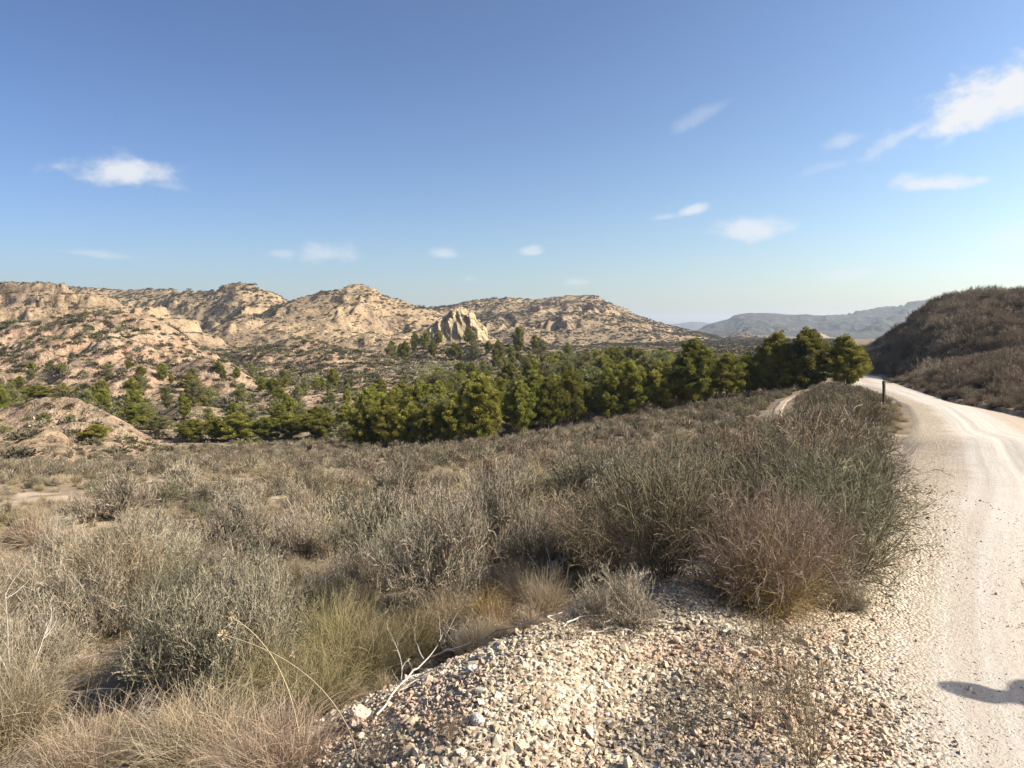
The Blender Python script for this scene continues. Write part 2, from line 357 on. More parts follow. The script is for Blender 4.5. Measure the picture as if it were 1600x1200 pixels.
# ------------------------------------------------------------------ materials
class NT:
    def __init__(s, name, rough=.9, spec=.15, k=1.0):
        s.k = k
        s.m = bpy.data.materials.new(name); s.m.use_nodes = True
        s.n = s.m.node_tree.nodes; s.l = s.m.node_tree.links
        s.b = s.n['Principled BSDF']; s.out = s.n['Material Output']
        s.b.inputs['Roughness'].default_value = rough; s.b.inputs['Specular IOR Level'].default_value = spec
    def set(s, node, i, v):
        if v is None: return
        if hasattr(v, 'is_output') or isinstance(v, bpy.types.NodeSocket): s.l.new(v, node.inputs[i])
        else: node.inputs[i].default_value = v
    def math(s, op, a, b=None, clamp=False):
        n = s.n.new('ShaderNodeMath'); n.operation = op; n.use_clamp = clamp; s.set(n, 0, a); s.set(n, 1, b); return n.outputs[0]
    def noise(s, scale, detail=4, rough=.55, vec=None, dist=0):
        n = s.n.new('ShaderNodeTexNoise'); s.set(n, 'Scale', scale); s.set(n, 'Detail', detail); s.set(n, 'Roughness', rough); s.set(n, 'Distortion', dist)
        s.l.new(vec or s.pos(), n.inputs['Vector']); return n.outputs['Fac']
    def voro(s, scale, vec=None, feature='F1', out='Distance'):
        n = s.n.new('ShaderNodeTexVoronoi'); n.feature = feature; s.set(n, 'Scale', scale); s.l.new(vec or s.pos(), n.inputs['Vector']); return n.outputs[out]
    def pos(s):
        if not hasattr(s, '_p'): s._p = s.n.new('ShaderNodeNewGeometry')
        return s._p.outputs['Position']
    def attr(s, name, kind='GEOMETRY'):
        n = s.n.new('ShaderNodeAttribute'); n.attribute_name = name; n.attribute_type = kind; return n.outputs['Fac']
    def rand(s): return s.n.new('ShaderNodeObjectInfo').outputs['Random']
    def mix(s, f, a, b, mode='MIX'):
        n = s.n.new('ShaderNodeMix'); n.data_type = 'RGBA'; n.blend_type = mode
        s.set(n, 0, f)
        for i, v in ((6, a), (7, b)):
            if isinstance(v, tuple): n.inputs[i].default_value = (v[0] * s.k, v[1] * s.k, v[2] * s.k, 1)
            else: s.l.new(v, n.inputs[i])
        return n.outputs[2]
    def rng(s, v, a, b, c=0, d=1, smooth=True):
        n = s.n.new('ShaderNodeMapRange'); 
        if smooth: n.interpolation_type = 'SMOOTHSTEP'
        s.set(n, 0, v); s.set(n, 1, a); s.set(n, 2, b); s.set(n, 3, c); s.set(n, 4, d); return n.outputs[0]
    def ramp(s, f, cols):
        n = s.n.new('ShaderNodeValToRGB'); e = n.color_ramp.elements
        while len(e) < len(cols): e.new(.5)
        for i, (p, c) in enumerate(cols): e[i].position = p; e[i].color = (c[0] * s.k, c[1] * s.k, c[2] * s.k, 1)
        s.l.new(f, n.inputs[0]); return n.outputs[0]
    def bump(s, h, strength=.5, dist=.02, prev=None):
        n = s.n.new('ShaderNodeBump'); s.set(n, 'Strength', strength); s.set(n, 'Distance', dist); s.l.new(h, n.inputs['Height'])
        if prev: s.l.new(prev, n.inputs['Normal'])
        return n.outputs[0]
    def done(s, col, normal=None):
        if isinstance(col, tuple): s.b.inputs['Base Color'].default_value = (*col, 1)
        else: s.l.new(col, s.b.inputs['Base Color'])
        if normal: s.l.new(normal, s.b.inputs['Normal'])
        return s.m

GRAVEL = [(.0, (.28, .21, .14)), (.3, (.44, .35, .24)), (.6, (.56, .47, .34)), (1, (.68, .60, .46))]
def mat_ground():
    s = NT('soil_and_gravel', .95, .1, .74)
    g = s.attr('gravel'); bare = s.attr('bare')
    big = s.noise(.35, 5); mid = s.noise(2.2, 6, .65); fine = s.noise(18, 5, .7)
    soil = s.mix(s.rng(big, .35, .65), (.25, .19, .125), (.37, .29, .19))
    soil = s.mix(s.rng(mid, .4, .7, 0, .6), soil, (.17, .135, .085))
    soil = s.mix(s.rng(fine, .5, .75, 0, .6), soil, (.48, .40, .28))
    soil = s.mix(bare, soil, s.mix(s.rng(mid, .35, .65), (.52, .40, .26), (.62, .51, .37)))
    st = s.voro(42, out='Color'); n = s.n.new('ShaderNodeSeparateColor'); s.l.new(st, n.inputs[0])
    gv = s.ramp(n.outputs[0], GRAVEL)
    pink = s.rng(s.noise(1.3, 4), .48, .62, 0, .55)
    gv = s.mix(pink, gv, (.48, .33, .23))
    col = s.mix(g, soil, gv)
    d = s.voro(42); d2 = s.voro(17)
    h = s.math('ADD', s.math('MULTIPLY', d, -1.0), s.math('ADD', s.math('MULTIPLY', d2, -.6), s.math('MULTIPLY', fine, .8)))
    return s.done(col, s.bump(h, .8, .02))
def mat_road():
    s = NT('crushed_limestone', .95, .1, .76)
    u = s.attr('u'); sh = s.attr('shoulder')
    st = s.voro(55, out='Color'); n = s.n.new('ShaderNodeSeparateColor'); s.l.new(st, n.inputs[0])
    gv = s.ramp(n.outputs[0], GRAVEL)
    fine = s.noise(30, 6, .75); big = s.noise(.5, 5, .6); mid = s.noise(4, 5, .6)
    # long streaks along the road: noise in (across, along) coordinates
    cmb = s.n.new('ShaderNodeCombineXYZ'); s.l.new(s.math('MULTIPLY', u, 1.0), cmb.inputs[0]); s.l.new(s.math('MULTIPLY', s.attr('v'), .009), cmb.inputs[1])
    streak = s.noise(9, 5, .6, cmb.outputs[0])
    pale = s.mix(s.rng(streak, .34, .68), (.57, .505, .41), (.68, .63, .54))
    tan = s.math('MULTIPLY', s.math('MULTIPLY', s.rng(u, 2.0, 2.6), s.rng(u, 3.9, 3.0)), s.rng(streak, .3, .65, .35, .9))
    pale = s.mix(tan, pale, (.52, .40, .28))
    pale = s.mix(s.rng(mid, .55, .8, 0, .35), pale, (.5, .43, .33))
    pale = s.mix(s.rng(fine, .56, .72, 0, .45), pale, (.42, .35, .26))
    # narrow tyre rut pressed into the left side
    rut = s.math('MULTIPLY', s.rng(u, 1.30, 1.36), s.rng(u, 1.5, 1.44)); rut2 = s.math('MULTIPLY', s.rng(u, 3.3, 3.38), s.rng(u, 3.6, 3.5))
    ruts = s.math('MAXIMUM', rut, rut2)
    tread = s.math('MULTIPLY', s.math('SINE', s.math('MULTIPLY', s.attr('v'), 60.0)), ruts)
    col = s.mix(sh, pale, gv)
    d = s.voro(55); dd = s.voro(22)
    hs = s.math('ADD', s.math('MULTIPLY', d, -1.0), s.math('MULTIPLY', dd, -.5))
    sm = s.rng(s.voro(70), .1, .35, 1, 0); sp = s.math('MULTIPLY', sm, s.rng(s.noise(12, 3), .45, .6))
    hr = s.math('ADD', s.math('MULTIPLY', fine, .9), s.math('ADD', s.math('MULTIPLY', sp, .5), s.math('MULTIPLY', tread, .12)))
    hmix = s.n.new('ShaderNodeMix'); hmix.data_type = 'FLOAT'; s.l.new(sh, hmix.inputs[0]); s.l.new(hr, hmix.inputs[2]); s.l.new(hs, hmix.inputs[3])
    return s.done(col, s.bump(hmix.outputs[0], .85, .018))
def mat_hill():
    s = NT('eroded_limestone_and_marl', .95, .08, .78)
    marl = s.attr('marl'); dist = s.attr('zone')
    geo = s.n.new('ShaderNodeNewGeometry'); sx = s.n.new('ShaderNodeSeparateXYZ'); s.l.new(geo.outputs['True Normal'], sx.inputs[0])
    px = s.n.new('ShaderNodeSeparateXYZ'); s.l.new(s.pos(), px.inputs[0])
    n_big = s.noise(.018, 5, .55); n_mid = s.noise(.09, 6, .6); n_f = s.noise(.45, 6, .65); n_ff = s.noise(1.6, 5, .7)
    zz = s.math('ADD', s.math('MULTIPLY', px.outputs[2], .55), s.math('MULTIPLY', n_big, 22.0))
    zz = s.math('ADD', zz, s.math('MULTIPLY', n_mid, 5.0))
    c = s.n.new('ShaderNodeCombineXYZ'); s.l.new(zz, c.inputs[2])
    band = s.noise(.55, 4, .7, c.outputs[0])
    lime = s.ramp(band, [(.3, (.25, .17, .10)), (.45, (.42, .295, .17)), (.56, (.56, .41, .235)), (.7, (.64, .50, .31))])
    lime = s.mix(s.rng(n_mid, .45, .68, 0, .6), lime, (.30, .23, .155))
    lime = s.mix(s.rng(n_big, .5, .68, 0, .55), lime, (.30, .205, .15))
    pinkm = s.ramp(band, [(.3, (.40, .235, .155)), (.45, (.52, .34, .22)), (.58, (.60, .44, .29)), (.7, (.66, .52, .37))])
    pinkm = s.mix(s.rng(n_mid, .5, .7, 0, .5), pinkm, (.62, .49, .32))
    col = s.mix(s.rng(marl, 0, 1, 0, 1, False), lime, pinkm)
    dark = s.math('MAXIMUM', s.math('MULTIPLY', marl, -1.0), 0.0)
    col = s.mix(dark, col, s.mix(s.rng(n_f, .4, .65), (.20, .15, .10), (.38, .285, .185)))
    # soil and low scrub cover where the slope is gentle, bare rock where it is steep
    flat = s.rng(sx.outputs[2], .72, .93)
    cov = s.math('MULTIPLY', s.rng(n_f, .42, .56), s.math('ADD', s.math('MULTIPLY', flat, .5), .28))
    col = s.mix(s.math('MULTIPLY', cov, .85), col, (.165, .13, .08))
    col = s.mix(s.rng(n_ff, .52, .66, 0, .5), col, (.17, .135, .09))
    col = s.mix(s.rng(n_ff, .5, .3, 0, .3), col, (.66, .57, .42))
    h = s.math('ADD', s.math('MULTIPLY', n_f, 1.0), s.math('MULTIPLY', n_ff, .5))
    h2 = s.math('ADD', s.math('MULTIPLY', band, 1.0), s.math('MULTIPLY', n_mid, 1.2))
    nn = s.bump(h, .9, 1.1); nn = s.bump(h2, .8, 2.5, nn)
    return s.done(col, nn)
def mat_rock():
    s = NT('pale_yellow_limestone', .9, .1, .8)
    a = s.noise(.22, 6, .65); b = s.noise(1.0, 6, .7); v = s.voro(.35)
    col = s.ramp(a, [(.3, (.24, .19, .13)), (.45, (.42, .33, .20)), (.58, (.58, .46, .27)), (.75, (.64, .54, .36))])
    col = s.mix(s.rng(b, .5, .7, 0, .6), col, (.28, .23, .17))
    h = s.math('ADD', b, s.math('MULTIPLY', v, -.8))
    return s.done(col, s.bump(h, 1, 1.0))
def mat_plant(name, cols, var=.38, rough=.85, trans=.0):
    s = NT(name, rough, .12, .86)
    t = s.attr('tone'); r = s.rand()
    c = s.ramp(t, cols)
    hs = s.n.new('ShaderNodeHueSaturation'); s.l.new(c, hs.inputs['Color'])
    s.l.new(s.rng(r, 0, 1, 1 - var, 1 + var, False), hs.inputs['Value'])
    r2 = s.math('FRACT', s.math('MULTIPLY', r, 17.3)); s.l.new(s.rng(r2, 0, 1, .485, .515, False), hs.inputs['Hue'])
    col = hs.outputs[0]
    s.done(col)
    if trans:
        tr = s.n.new('ShaderNodeBsdfTranslucent'); s.l.new(col, tr.inputs[0]); mx = s.n.new('ShaderNodeMixShader'); mx.inputs[0].default_value = trans
        s.l.new(s.b.outputs[0], mx.inputs[1]); s.l.new(tr.outputs[0], mx.inputs[2]); s.l.new(mx.outputs[0], s.out.inputs[0])
    return s.m
def mat_mountain():
    s = NT('distant_scrub_and_limestone', .95, .05, .75)
    a = s.noise(.006, 6, .65); b = s.noise(.03, 6, .7); c = s.noise(.12, 4, .7)
    col = s.ramp(b, [(.35, (.05, .055, .042)), (.5, (.095, .092, .07)), (.6, (.17, .155, .12)), (.72, (.36, .32, .26))])
    col = s.mix(s.rng(a, .4, .6, 0, .6), col, (.08, .082, .062)); col = s.mix(s.rng(c, .5, .65, 0, .6), col, (.06, .062, .045))
    return s.done(col, s.bump(b, 1, 14))
M = {}
M['ground'] = mat_ground(); M['road'] = mat_road(); M['hill'] = mat_hill(); M['rock'] = mat_rock(); M['mountain'] = mat_mountain()
M['twig_grey'] = mat_plant('grey_twigs', [(0, (.17, .13, .09)), (.5, (.33, .275, .19)), (1, (.54, .465, .345))], .22)
M['leaf_greygreen'] = mat_plant('grey_green_leaves', [(0, (.14, .145, .085)), (.5, (.24, .24, .15)), (1, (.38, .37, .26))], .35, trans=.15)
M['grey_shrub'] = mat_plant('grey_shrub_stems', [(0, (.125, .095, .062)), (.5, (.27, .225, .155)), (1, (.50, .43, .315))], .4, trans=.05)
M['brown_shrub'] = mat_plant('dry_brown_stems', [(0, (.09, .065, .04)), (.5, (.215, .165, .105)), (1, (.42, .335, .225))], .4, trans=.05)
M['green_shrub'] = mat_plant('olive_broom_stems', [(0, (.075, .066, .04)), (.5, (.155, .14, .084)), (1, (.29, .26, .17))], .35, trans=.06)
M['red_broom'] = mat_plant('reddish_dry_stems', [(0, (.16, .12, .08)), (.5, (.29, .225, .155)), (1, (.45, .37, .27))], .1, trans=.12)
M['ochre'] = mat_plant('ochre_dry_grass', [(0, (.22, .14, .05)), (.5, (.38, .26, .10)), (1, (.50, .38, .18))], .15, trans=.15)
M['straw'] = mat_plant('straw_grass', [(0, (.26, .19, .11)), (.5, (.44, .34, .21)), (1, (.62, .52, .36))], .15, trans=.2)
M['esparto'] = mat_plant('green_esparto_grass', [(0, (.13, .115, .045)), (.5, (.24, .20, .09)), (1, (.42, .35, .19))], .2, trans=.2)
M['dead'] = mat_plant('bleached_dead_wood', [(0, (.38, .33, .26)), (1, (.66, .60, .50))], .1)
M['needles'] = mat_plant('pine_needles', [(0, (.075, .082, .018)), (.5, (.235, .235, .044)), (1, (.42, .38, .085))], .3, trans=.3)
M['needles_grey'] = mat_plant('dusty_pine_needles', [(0, (.11, .115, .04)), (.5, (.215, .21, .08)), (1, (.34, .31, .14))], .2, trans=.15)
M['bark'] = mat_plant('pine_bark', [(0, (.08, .06, .045)), (1, (.18, .14, .11))], .15)
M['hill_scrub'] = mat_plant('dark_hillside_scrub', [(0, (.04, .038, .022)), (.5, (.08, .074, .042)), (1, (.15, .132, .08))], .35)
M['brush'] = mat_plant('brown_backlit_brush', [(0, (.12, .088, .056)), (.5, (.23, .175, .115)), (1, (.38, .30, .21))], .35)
M['pebble'] = None
def mat_pebble():
    s = NT('limestone_chips', .85, .2, .80)
    r = s.rand(); r2 = s.math('FRACT', s.math('MULTIPLY', r, 7.7))
    c = s.ramp(r, [(0, (.17, .135, .10)), (.15, (.34, .26, .17)), (.4, (.47, .385, .265)), (.75, (.57, .49, .35)), (1, (.70, .64, .50))])
    zone = s.noise(1.3, 4)
    n = s.n.new('ShaderNodeNewGeometry')
    pink = s.math('MULTIPLY', s.rng(zone, .45, .6), s.rng(r2, .2, .7, .25, .85))
    c = s.mix(pink, c, (.56, .38, .26))
    c = s.mix(s.rng(s.noise(60, 4), .5, .75, 0, .4), c, (.4, .33, .24))
    return s.done(c, s.bump(s.noise(90, 3), .5, .004))
M['pebble'] = mat_pebble()
def mat_simple(name, c1, c2, scale, rough=.7, bump=.3, dist=.01):
    s = NT(name, rough, .25); n = s.noise(scale, 5, .6)
    return s.done(s.mix(s.rng(n, .35, .65), c1, c2), s.bump(n, bump, dist))
# ------------------------------------------------------------------ ground, hills
def polar_sheet(name, azs, rs, mat, closed=False):
    A, Rr = np.meshgrid(np.radians(azs), rs)            # rows = radius
    x = (Rr * np.sin(A)).ravel(); y = (Rr * np.cos(A)).ravel()
    z, marl, hid = height(x, y, zones=True)
    nr_, na = len(rs), len(azs)
    i = np.arange(nr_ - 1)[:, None] * na + np.arange(na - 1 if not closed else na)[None]
    j = np.arange(nr_ - 1)[:, None] * na + (np.arange(na - 1 if not closed else na)[None] + 1) % na
    q = np.stack([i, j, j + na, i + na], -1).reshape(-1, 4)[:, ::-1]
    me = new_mesh(name, np.c_[x, y, z], q, smooth=True)
    return me, x, y, z, marl, hid
def bare_mask(x, y):
    r = np.hypot(x, y)
    m = sstep(.22, .42, fbm(x / 5, y / 5, 3, 71)) * sstep(9, 16, r) * .8
    for (px, py, Y, wx, wy) in BARE:
        c = P(px, py, Y); e = ((x - c[0]) / wx) ** 2 + ((y - c[1]) / wy) ** 2
        m = np.maximum(m, np.clip(1.3 - e, 0, 1) * sstep(-.22, .12, fbm(x / 1.6, y / 1.1, 3, 79)))
    return m
BARE = [(270, 756, 26, 4.2, 2.6), (50, 772, 21, 2.4, 1.8), (400, 748, 28, 3.2, 2.2), (20, 815, 16, 1.2, 1.0), (640, 775, 19, 1.2, .9), (700, 735, 30, 2, 2), (930, 765, 18, .7, .6), (990, 692, 32, 1.6, 1.0), (500, 912, 8.2, .8, .45), (1110, 690, 27, 1.2, .7), (130, 640, 76, 9, 4), (1240, 760, 9.8, .25, .25)]
azs = np.unique(np.concatenate([np.arange(-180, -46, 3.), np.arange(-46, 46, .13), np.arange(46, 180, 3.)]))
rs = np.exp(np.arange(math.log(.35), math.log(118), .0085))
me, x, y, z, marl, hid = polar_sheet('ground', azs, rs, None, True)
gr = np.exp(-(((x - .35) / 1.25) ** 2 + ((y - 3.0) / 1.35) ** 2) ** 1.5 * .8)
l, r_ = road_lr(y)
gr = np.maximum(gr, sstep(l - 1.3, l - .5, x) * (1 - sstep(r_ + .1, r_ + .6, x)) * (y < 12))
gr = np.maximum(gr, np.clip(1.4 - ((x - .95) / .55) ** 2 - ((y - 4.3) / 1.1) ** 2, 0, 1))
gr = np.maximum(gr, .8 * sstep(-1.2, -.4, x) * (1 - sstep(2.2, 3.2, y)) * (x < 3))
gr = np.clip(gr + .25 * fbm(x / .3, y / .3, 3, 77) * (gr > .05) * (gr < .95), 0, 1)
fattr(me, 'gravel', gr); bm_ = bare_mask(x, y); fattr(me, 'bare', bm_)
# slopes that belong to a hill take the hill's material
me.materials.append(M['ground']); me.materials.append(M['hill'])
fattr(me, 'marl', marl); fattr(me, 'zone', marl * 0)
na = len(azs); fi = (hid.reshape(len(rs), na)[:-1].ravel() >= 0)
rr_ = np.hypot(x, y).reshape(len(rs), na)[:-1].ravel()
me.polygons.foreach_set('material_index', (fi & (rr_ > 45)).astype(np.int32))
ground = obj('ground', me, kind='structure')
azh = np.arange(-50, 50, .105)
r0 = rs[-1]
me, x, y, z, marl, hid = polar_sheet('hills', azh, np.exp(np.arange(math.log(r0 * .995), math.log(1500), .0042)), None)
fattr(me, 'marl', marl + .25 * fbm(x / 40, y / 40, 3, 5) * (marl > .05)); fattr(me, 'zone', marl * 0)
hills = obj('hills', me, M['hill'], kind='structure')
me, x, y, z, marl, hid = polar_sheet('mountains', azh, np.exp(np.arange(math.log(1495), math.log(7500), .011)), None)
fattr(me, 'marl', marl); fattr(me, 'zone', marl * 0)
obj('mountains', me, M['mountain'], kind='structure')

# ------------------------------------------------------------------ road and footpath
yy = np.concatenate([np.arange(-26, 2, .4), np.arange(2, 12, .06), np.arange(12, 40, .2), np.arange(40, 136, .5)])
l, r_ = road_lr(yy)
us = np.linspace(0, 1, 60)
X = l[:, None] * (1 - us) + r_[:, None] * us; Y = np.repeat(yy[:, None], 60, 1)
Zr = height(X.ravel(), Y.ravel()).reshape(X.shape)
width = (r_ - l)[:, None]
um = (X - l[:, None]) * np.minimum(1, 1 / np.sqrt(1 + np.gradient(l, yy) ** 2))[:, None] 
lift = .014 + .022 * sstep(6, 12, Y) + .04 * sstep(12, 60, Y)
crown = -.02 * (sstep(1.28, 1.36, um) * (1 - sstep(1.44, 1.52, um)) + .7 * sstep(3.3, 3.38, um) * (1 - sstep(3.5, 3.6, um)))
edge = np.minimum(us, 1 - us)[None] * 60
Zr = Zr + lift * np.clip(edge / 4, 0, 1) - .02 * np.clip(1 - edge / 2, 0, 1) + .6 * crown * sstep(2, 3, Y) + (.012 * fbm(X.ravel() / .8, Y.ravel() / 2.5, 3, 91)).reshape(X.shape) * (edge > 1)
me = new_mesh('road', np.c_[X.ravel(), Y.ravel(), Zr.ravel()], (np.arange(len(yy) - 1)[:, None, None] * 60 + np.arange(59)[None, :, None] + np.array([0, 1, 61, 60])[None, None]).reshape(-1, 4), smooth=True)
fattr(me, 'u', um.ravel()); seglen = np.r_[0, np.cumsum(np.hypot(np.diff(l), np.diff(yy)))]
fattr(me, 'v', np.repeat(seglen[:, None], 60, 1).ravel())
xs_, ys_ = X.ravel(), Y.ravel()
shoulder = 1 - sstep(.55, 1.15, um.ravel() + .25 * fbm(xs_ / .6, ys_ / 1.5, 3, 93))
fattr(me, 'shoulder', shoulder)
obj('road', me, M['road'], kind='structure')

path_pts = [P(1268, 607, 66), P(1250, 613, 60), P(1224, 628, 47), P(1215, 644, 37), P(1212, 657, 31), P(1150, 690, 24), P(1060, 722, 20), P(960, 758, 17.5), P(900, 790, 15.5)]
pp = np.array([p[:2] for p in path_pts])
tt = np.linspace(0, 1, 160); sp = np.r_[0, np.cumsum(np.hypot(*np.diff(pp, axis=0).T))]; sp /= sp[-1]
pcx = gsm(np.interp(tt, sp, pp[:, 0]), 5); pcy = gsm(np.interp(tt, sp, pp[:, 1]), 5)
tx, ty = np.gradient(pcx), np.gradient(pcy); tl = np.hypot(tx, ty); nx, ny = -ty / tl, tx / tl
w = .26 * (1 + .3 * fbm(tt * 20, tt * 0, 2, 3))
vv = np.linspace(-1, 1, 9)
X = pcx[:, None] + nx[:, None] * vv * w[:, None]; Y = pcy[:, None] + ny[:, None] * vv * w[:, None]
Z = height(X.ravel(), Y.ravel()).reshape(X.shape) + .03 - .06 * (np.abs(vv) > .9)[None]
me = new_mesh('footpath', np.c_[X.ravel(), Y.ravel(), Z.ravel()], (np.arange(159)[:, None, None] * 9 + np.arange(8)[None, :, None] + np.array([0, 1, 10, 9])[None, None]).reshape(-1, 4)[:, ::-1], smooth=True)
fattr(me, 'gravel', np.ones(len(me.vertices)) * .3); fattr(me, 'bare', np.ones(len(me.vertices)))
obj('footpath', me, M['ground'], kind='structure')
def path_dist(x, y):
    x = np.asarray(x); y = np.asarray(y)
    return np.sqrt(((x[:, None] - pcx[None, ::3]) ** 2 + (y[:, None] - pcy[None, ::3]) ** 2).min(1))

# ------------------------------------------------------------------ plant building blocks
def norm(v): return v / (np.linalg.norm(v, axis=-1, keepdims=True) + 1e-9)
def grow(start, dirv, length, K, rng, bend=.25, droop=0.0, up=0.0):
    """polylines: start (n,3), dirv (n,3), length (n,) -> (n,K,3)"""
    n = len(start); pts = np.zeros((n, K, 3)); pts[:, 0] = start; d = norm(dirv)
    bv = rng.normal(size=(n, 3)) * bend
    for k in range(1, K):
        d = norm(d + bv / K + rng.normal(size=(n, 3)) * bend / K + np.array([0, 0, up - droop * k / K]) / K)
        pts[:, k] = pts[:, k - 1] + d * (length / (K - 1))[:, None]
    return pts
def spawn(par, n, t0, t1, rng, ang=.7):
    m, K, _ = par.shape
    i = rng.randint(0, m, n); t = rng.uniform(t0, t1, n) * (K - 1); k = np.minimum(t.astype(int), K - 2); f = (t - k)[:, None]
    s = par[i, k] * (1 - f) + par[i, k + 1] * f
    d = norm(par[i, k + 1] - par[i, k]) + rng.normal(size=(n, 3)) * ang
    return s, norm(d), i
class PB:
    def __init__(s): s.v = []; s.q = []; s.t = []; s.tone = []; s.mi = []; s.n = 0; s.tm = []
    def ribbons(s, pts, w0, w1, rng, tone=None, mat=0, tonegrad=.0):
        n, K, _ = pts.shape
        tan = norm(np.diff(pts, axis=1)); tan = np.concatenate([tan, tan[:, -1:]], 1)
        side = norm(np.cross(tan, norm(rng.normal(size=(n, 1, 3)))))
        w = np.linspace(0, 1, K)[None, :, None]; w = (w0 * (1 - w) + w1 * w) * .5
        if np.ndim(w0): pass
        a = pts - side * w; b = pts + side * w
        v = np.stack([a, b], 2).reshape(n * K * 2, 3)
        base = s.n + np.arange(n)[:, None, None] * (K * 2) + np.arange(K - 1)[None, :, None] * 2
        q = (base + np.array([0, 1, 3, 2])[None, None]).reshape(-1, 4)
        if tone is None: tone = rng.rand(n)
        tn = np.repeat(np.clip(tone[:, None] + np.linspace(-tonegrad, tonegrad, K)[None], 0, 1), 2, axis=1).reshape(-1)
        s.v.append(v); s.q.append(q); s.tone.append(tn); s.mi.append(np.full(len(q), mat)); s.n += len(v)
    def leaves(s, c, size, rng, tone=None, mat=0, aspect=.45, dirv=None):
        n = len(c); d = norm(rng.normal(size=(n, 3)) if dirv is None else dirv); e = norm(np.cross(d, rng.normal(size=(n, 3))))
        size = np.broadcast_to(size, (n,))[:, None]
        v = np.stack([c, c + d * size * .5 + e * size * aspect * .5, c + d * size, c + d * size * .5 - e * size * aspect * .5], 1).reshape(-1, 3)
        q = s.n + np.arange(n)[:, None] * 4 + np.arange(4)[None]
        if tone is None: tone = rng.rand(n)
        s.v.append(v); s.q.append(q); s.tone.append(np.repeat(tone, 4)); s.mi.append(np.full(n, mat)); s.n += len(v)
    def tube(s, pts, rad, sides=6, mat=0, tone=.5):
        """one polyline pts (K,3), rad (K,)"""
        K = len(pts); tan = norm(np.gradient(pts, axis=0)); ref = np.array([.3, .8, .52])
        a = norm(np.cross(tan, ref)); b = np.cross(tan, a); th = np.linspace(0, 2 * np.pi, sides, endpoint=False)
        v = (pts[:, None] + (a[:, None] * np.cos(th)[None, :, None] + b[:, None] * np.sin(th)[None, :, None]) * rad[:, None, None]).reshape(-1, 3)
        i = np.arange(K - 1)[:, None] * sides; j = np.arange(sides)[None]; k = (j + 1) % sides
        q = np.stack([i + j, i + k, i + k + sides, i + j + sides], -1).reshape(-1, 4) + s.n
        s.v.append(v); s.q.append(q); s.tone.append(np.full(len(v), tone)); s.mi.append(np.full(len(q), mat)); s.n += len(v)
    def unit(s, k=None, rad=.62):
        if k is None:
            V = np.concatenate(s.v); k = 1 / np.percentile(V[:, 2], 97); kr = rad / np.percentile(np.hypot(V[:, 0], V[:, 1]), 95)
            k = np.array([min(kr, k * 1.1), min(kr, k * 1.1), k])
        s.v = [v * k for v in s.v]; return k
    def mesh(s, name, mats):
        me = new_mesh(name, np.concatenate(s.v), np.concatenate(s.q))
        fattr(me, 'tone', np.concatenate(s.tone))
        for m in mats: me.materials.append(m)
        if len(mats) > 1: me.polygons.foreach_set('material_index', np.concatenate(s.mi).astype(np.int32))
        return me
def dome_dirs(n, rng, spread=1.0):
    a = rng.rand(n) * 2 * np.pi; e = (rng.rand(n) ** .6) * spread
    return np.c_[np.sin(e) * np.cos(a), np.sin(e) * np.sin(a), np.cos(e)], a

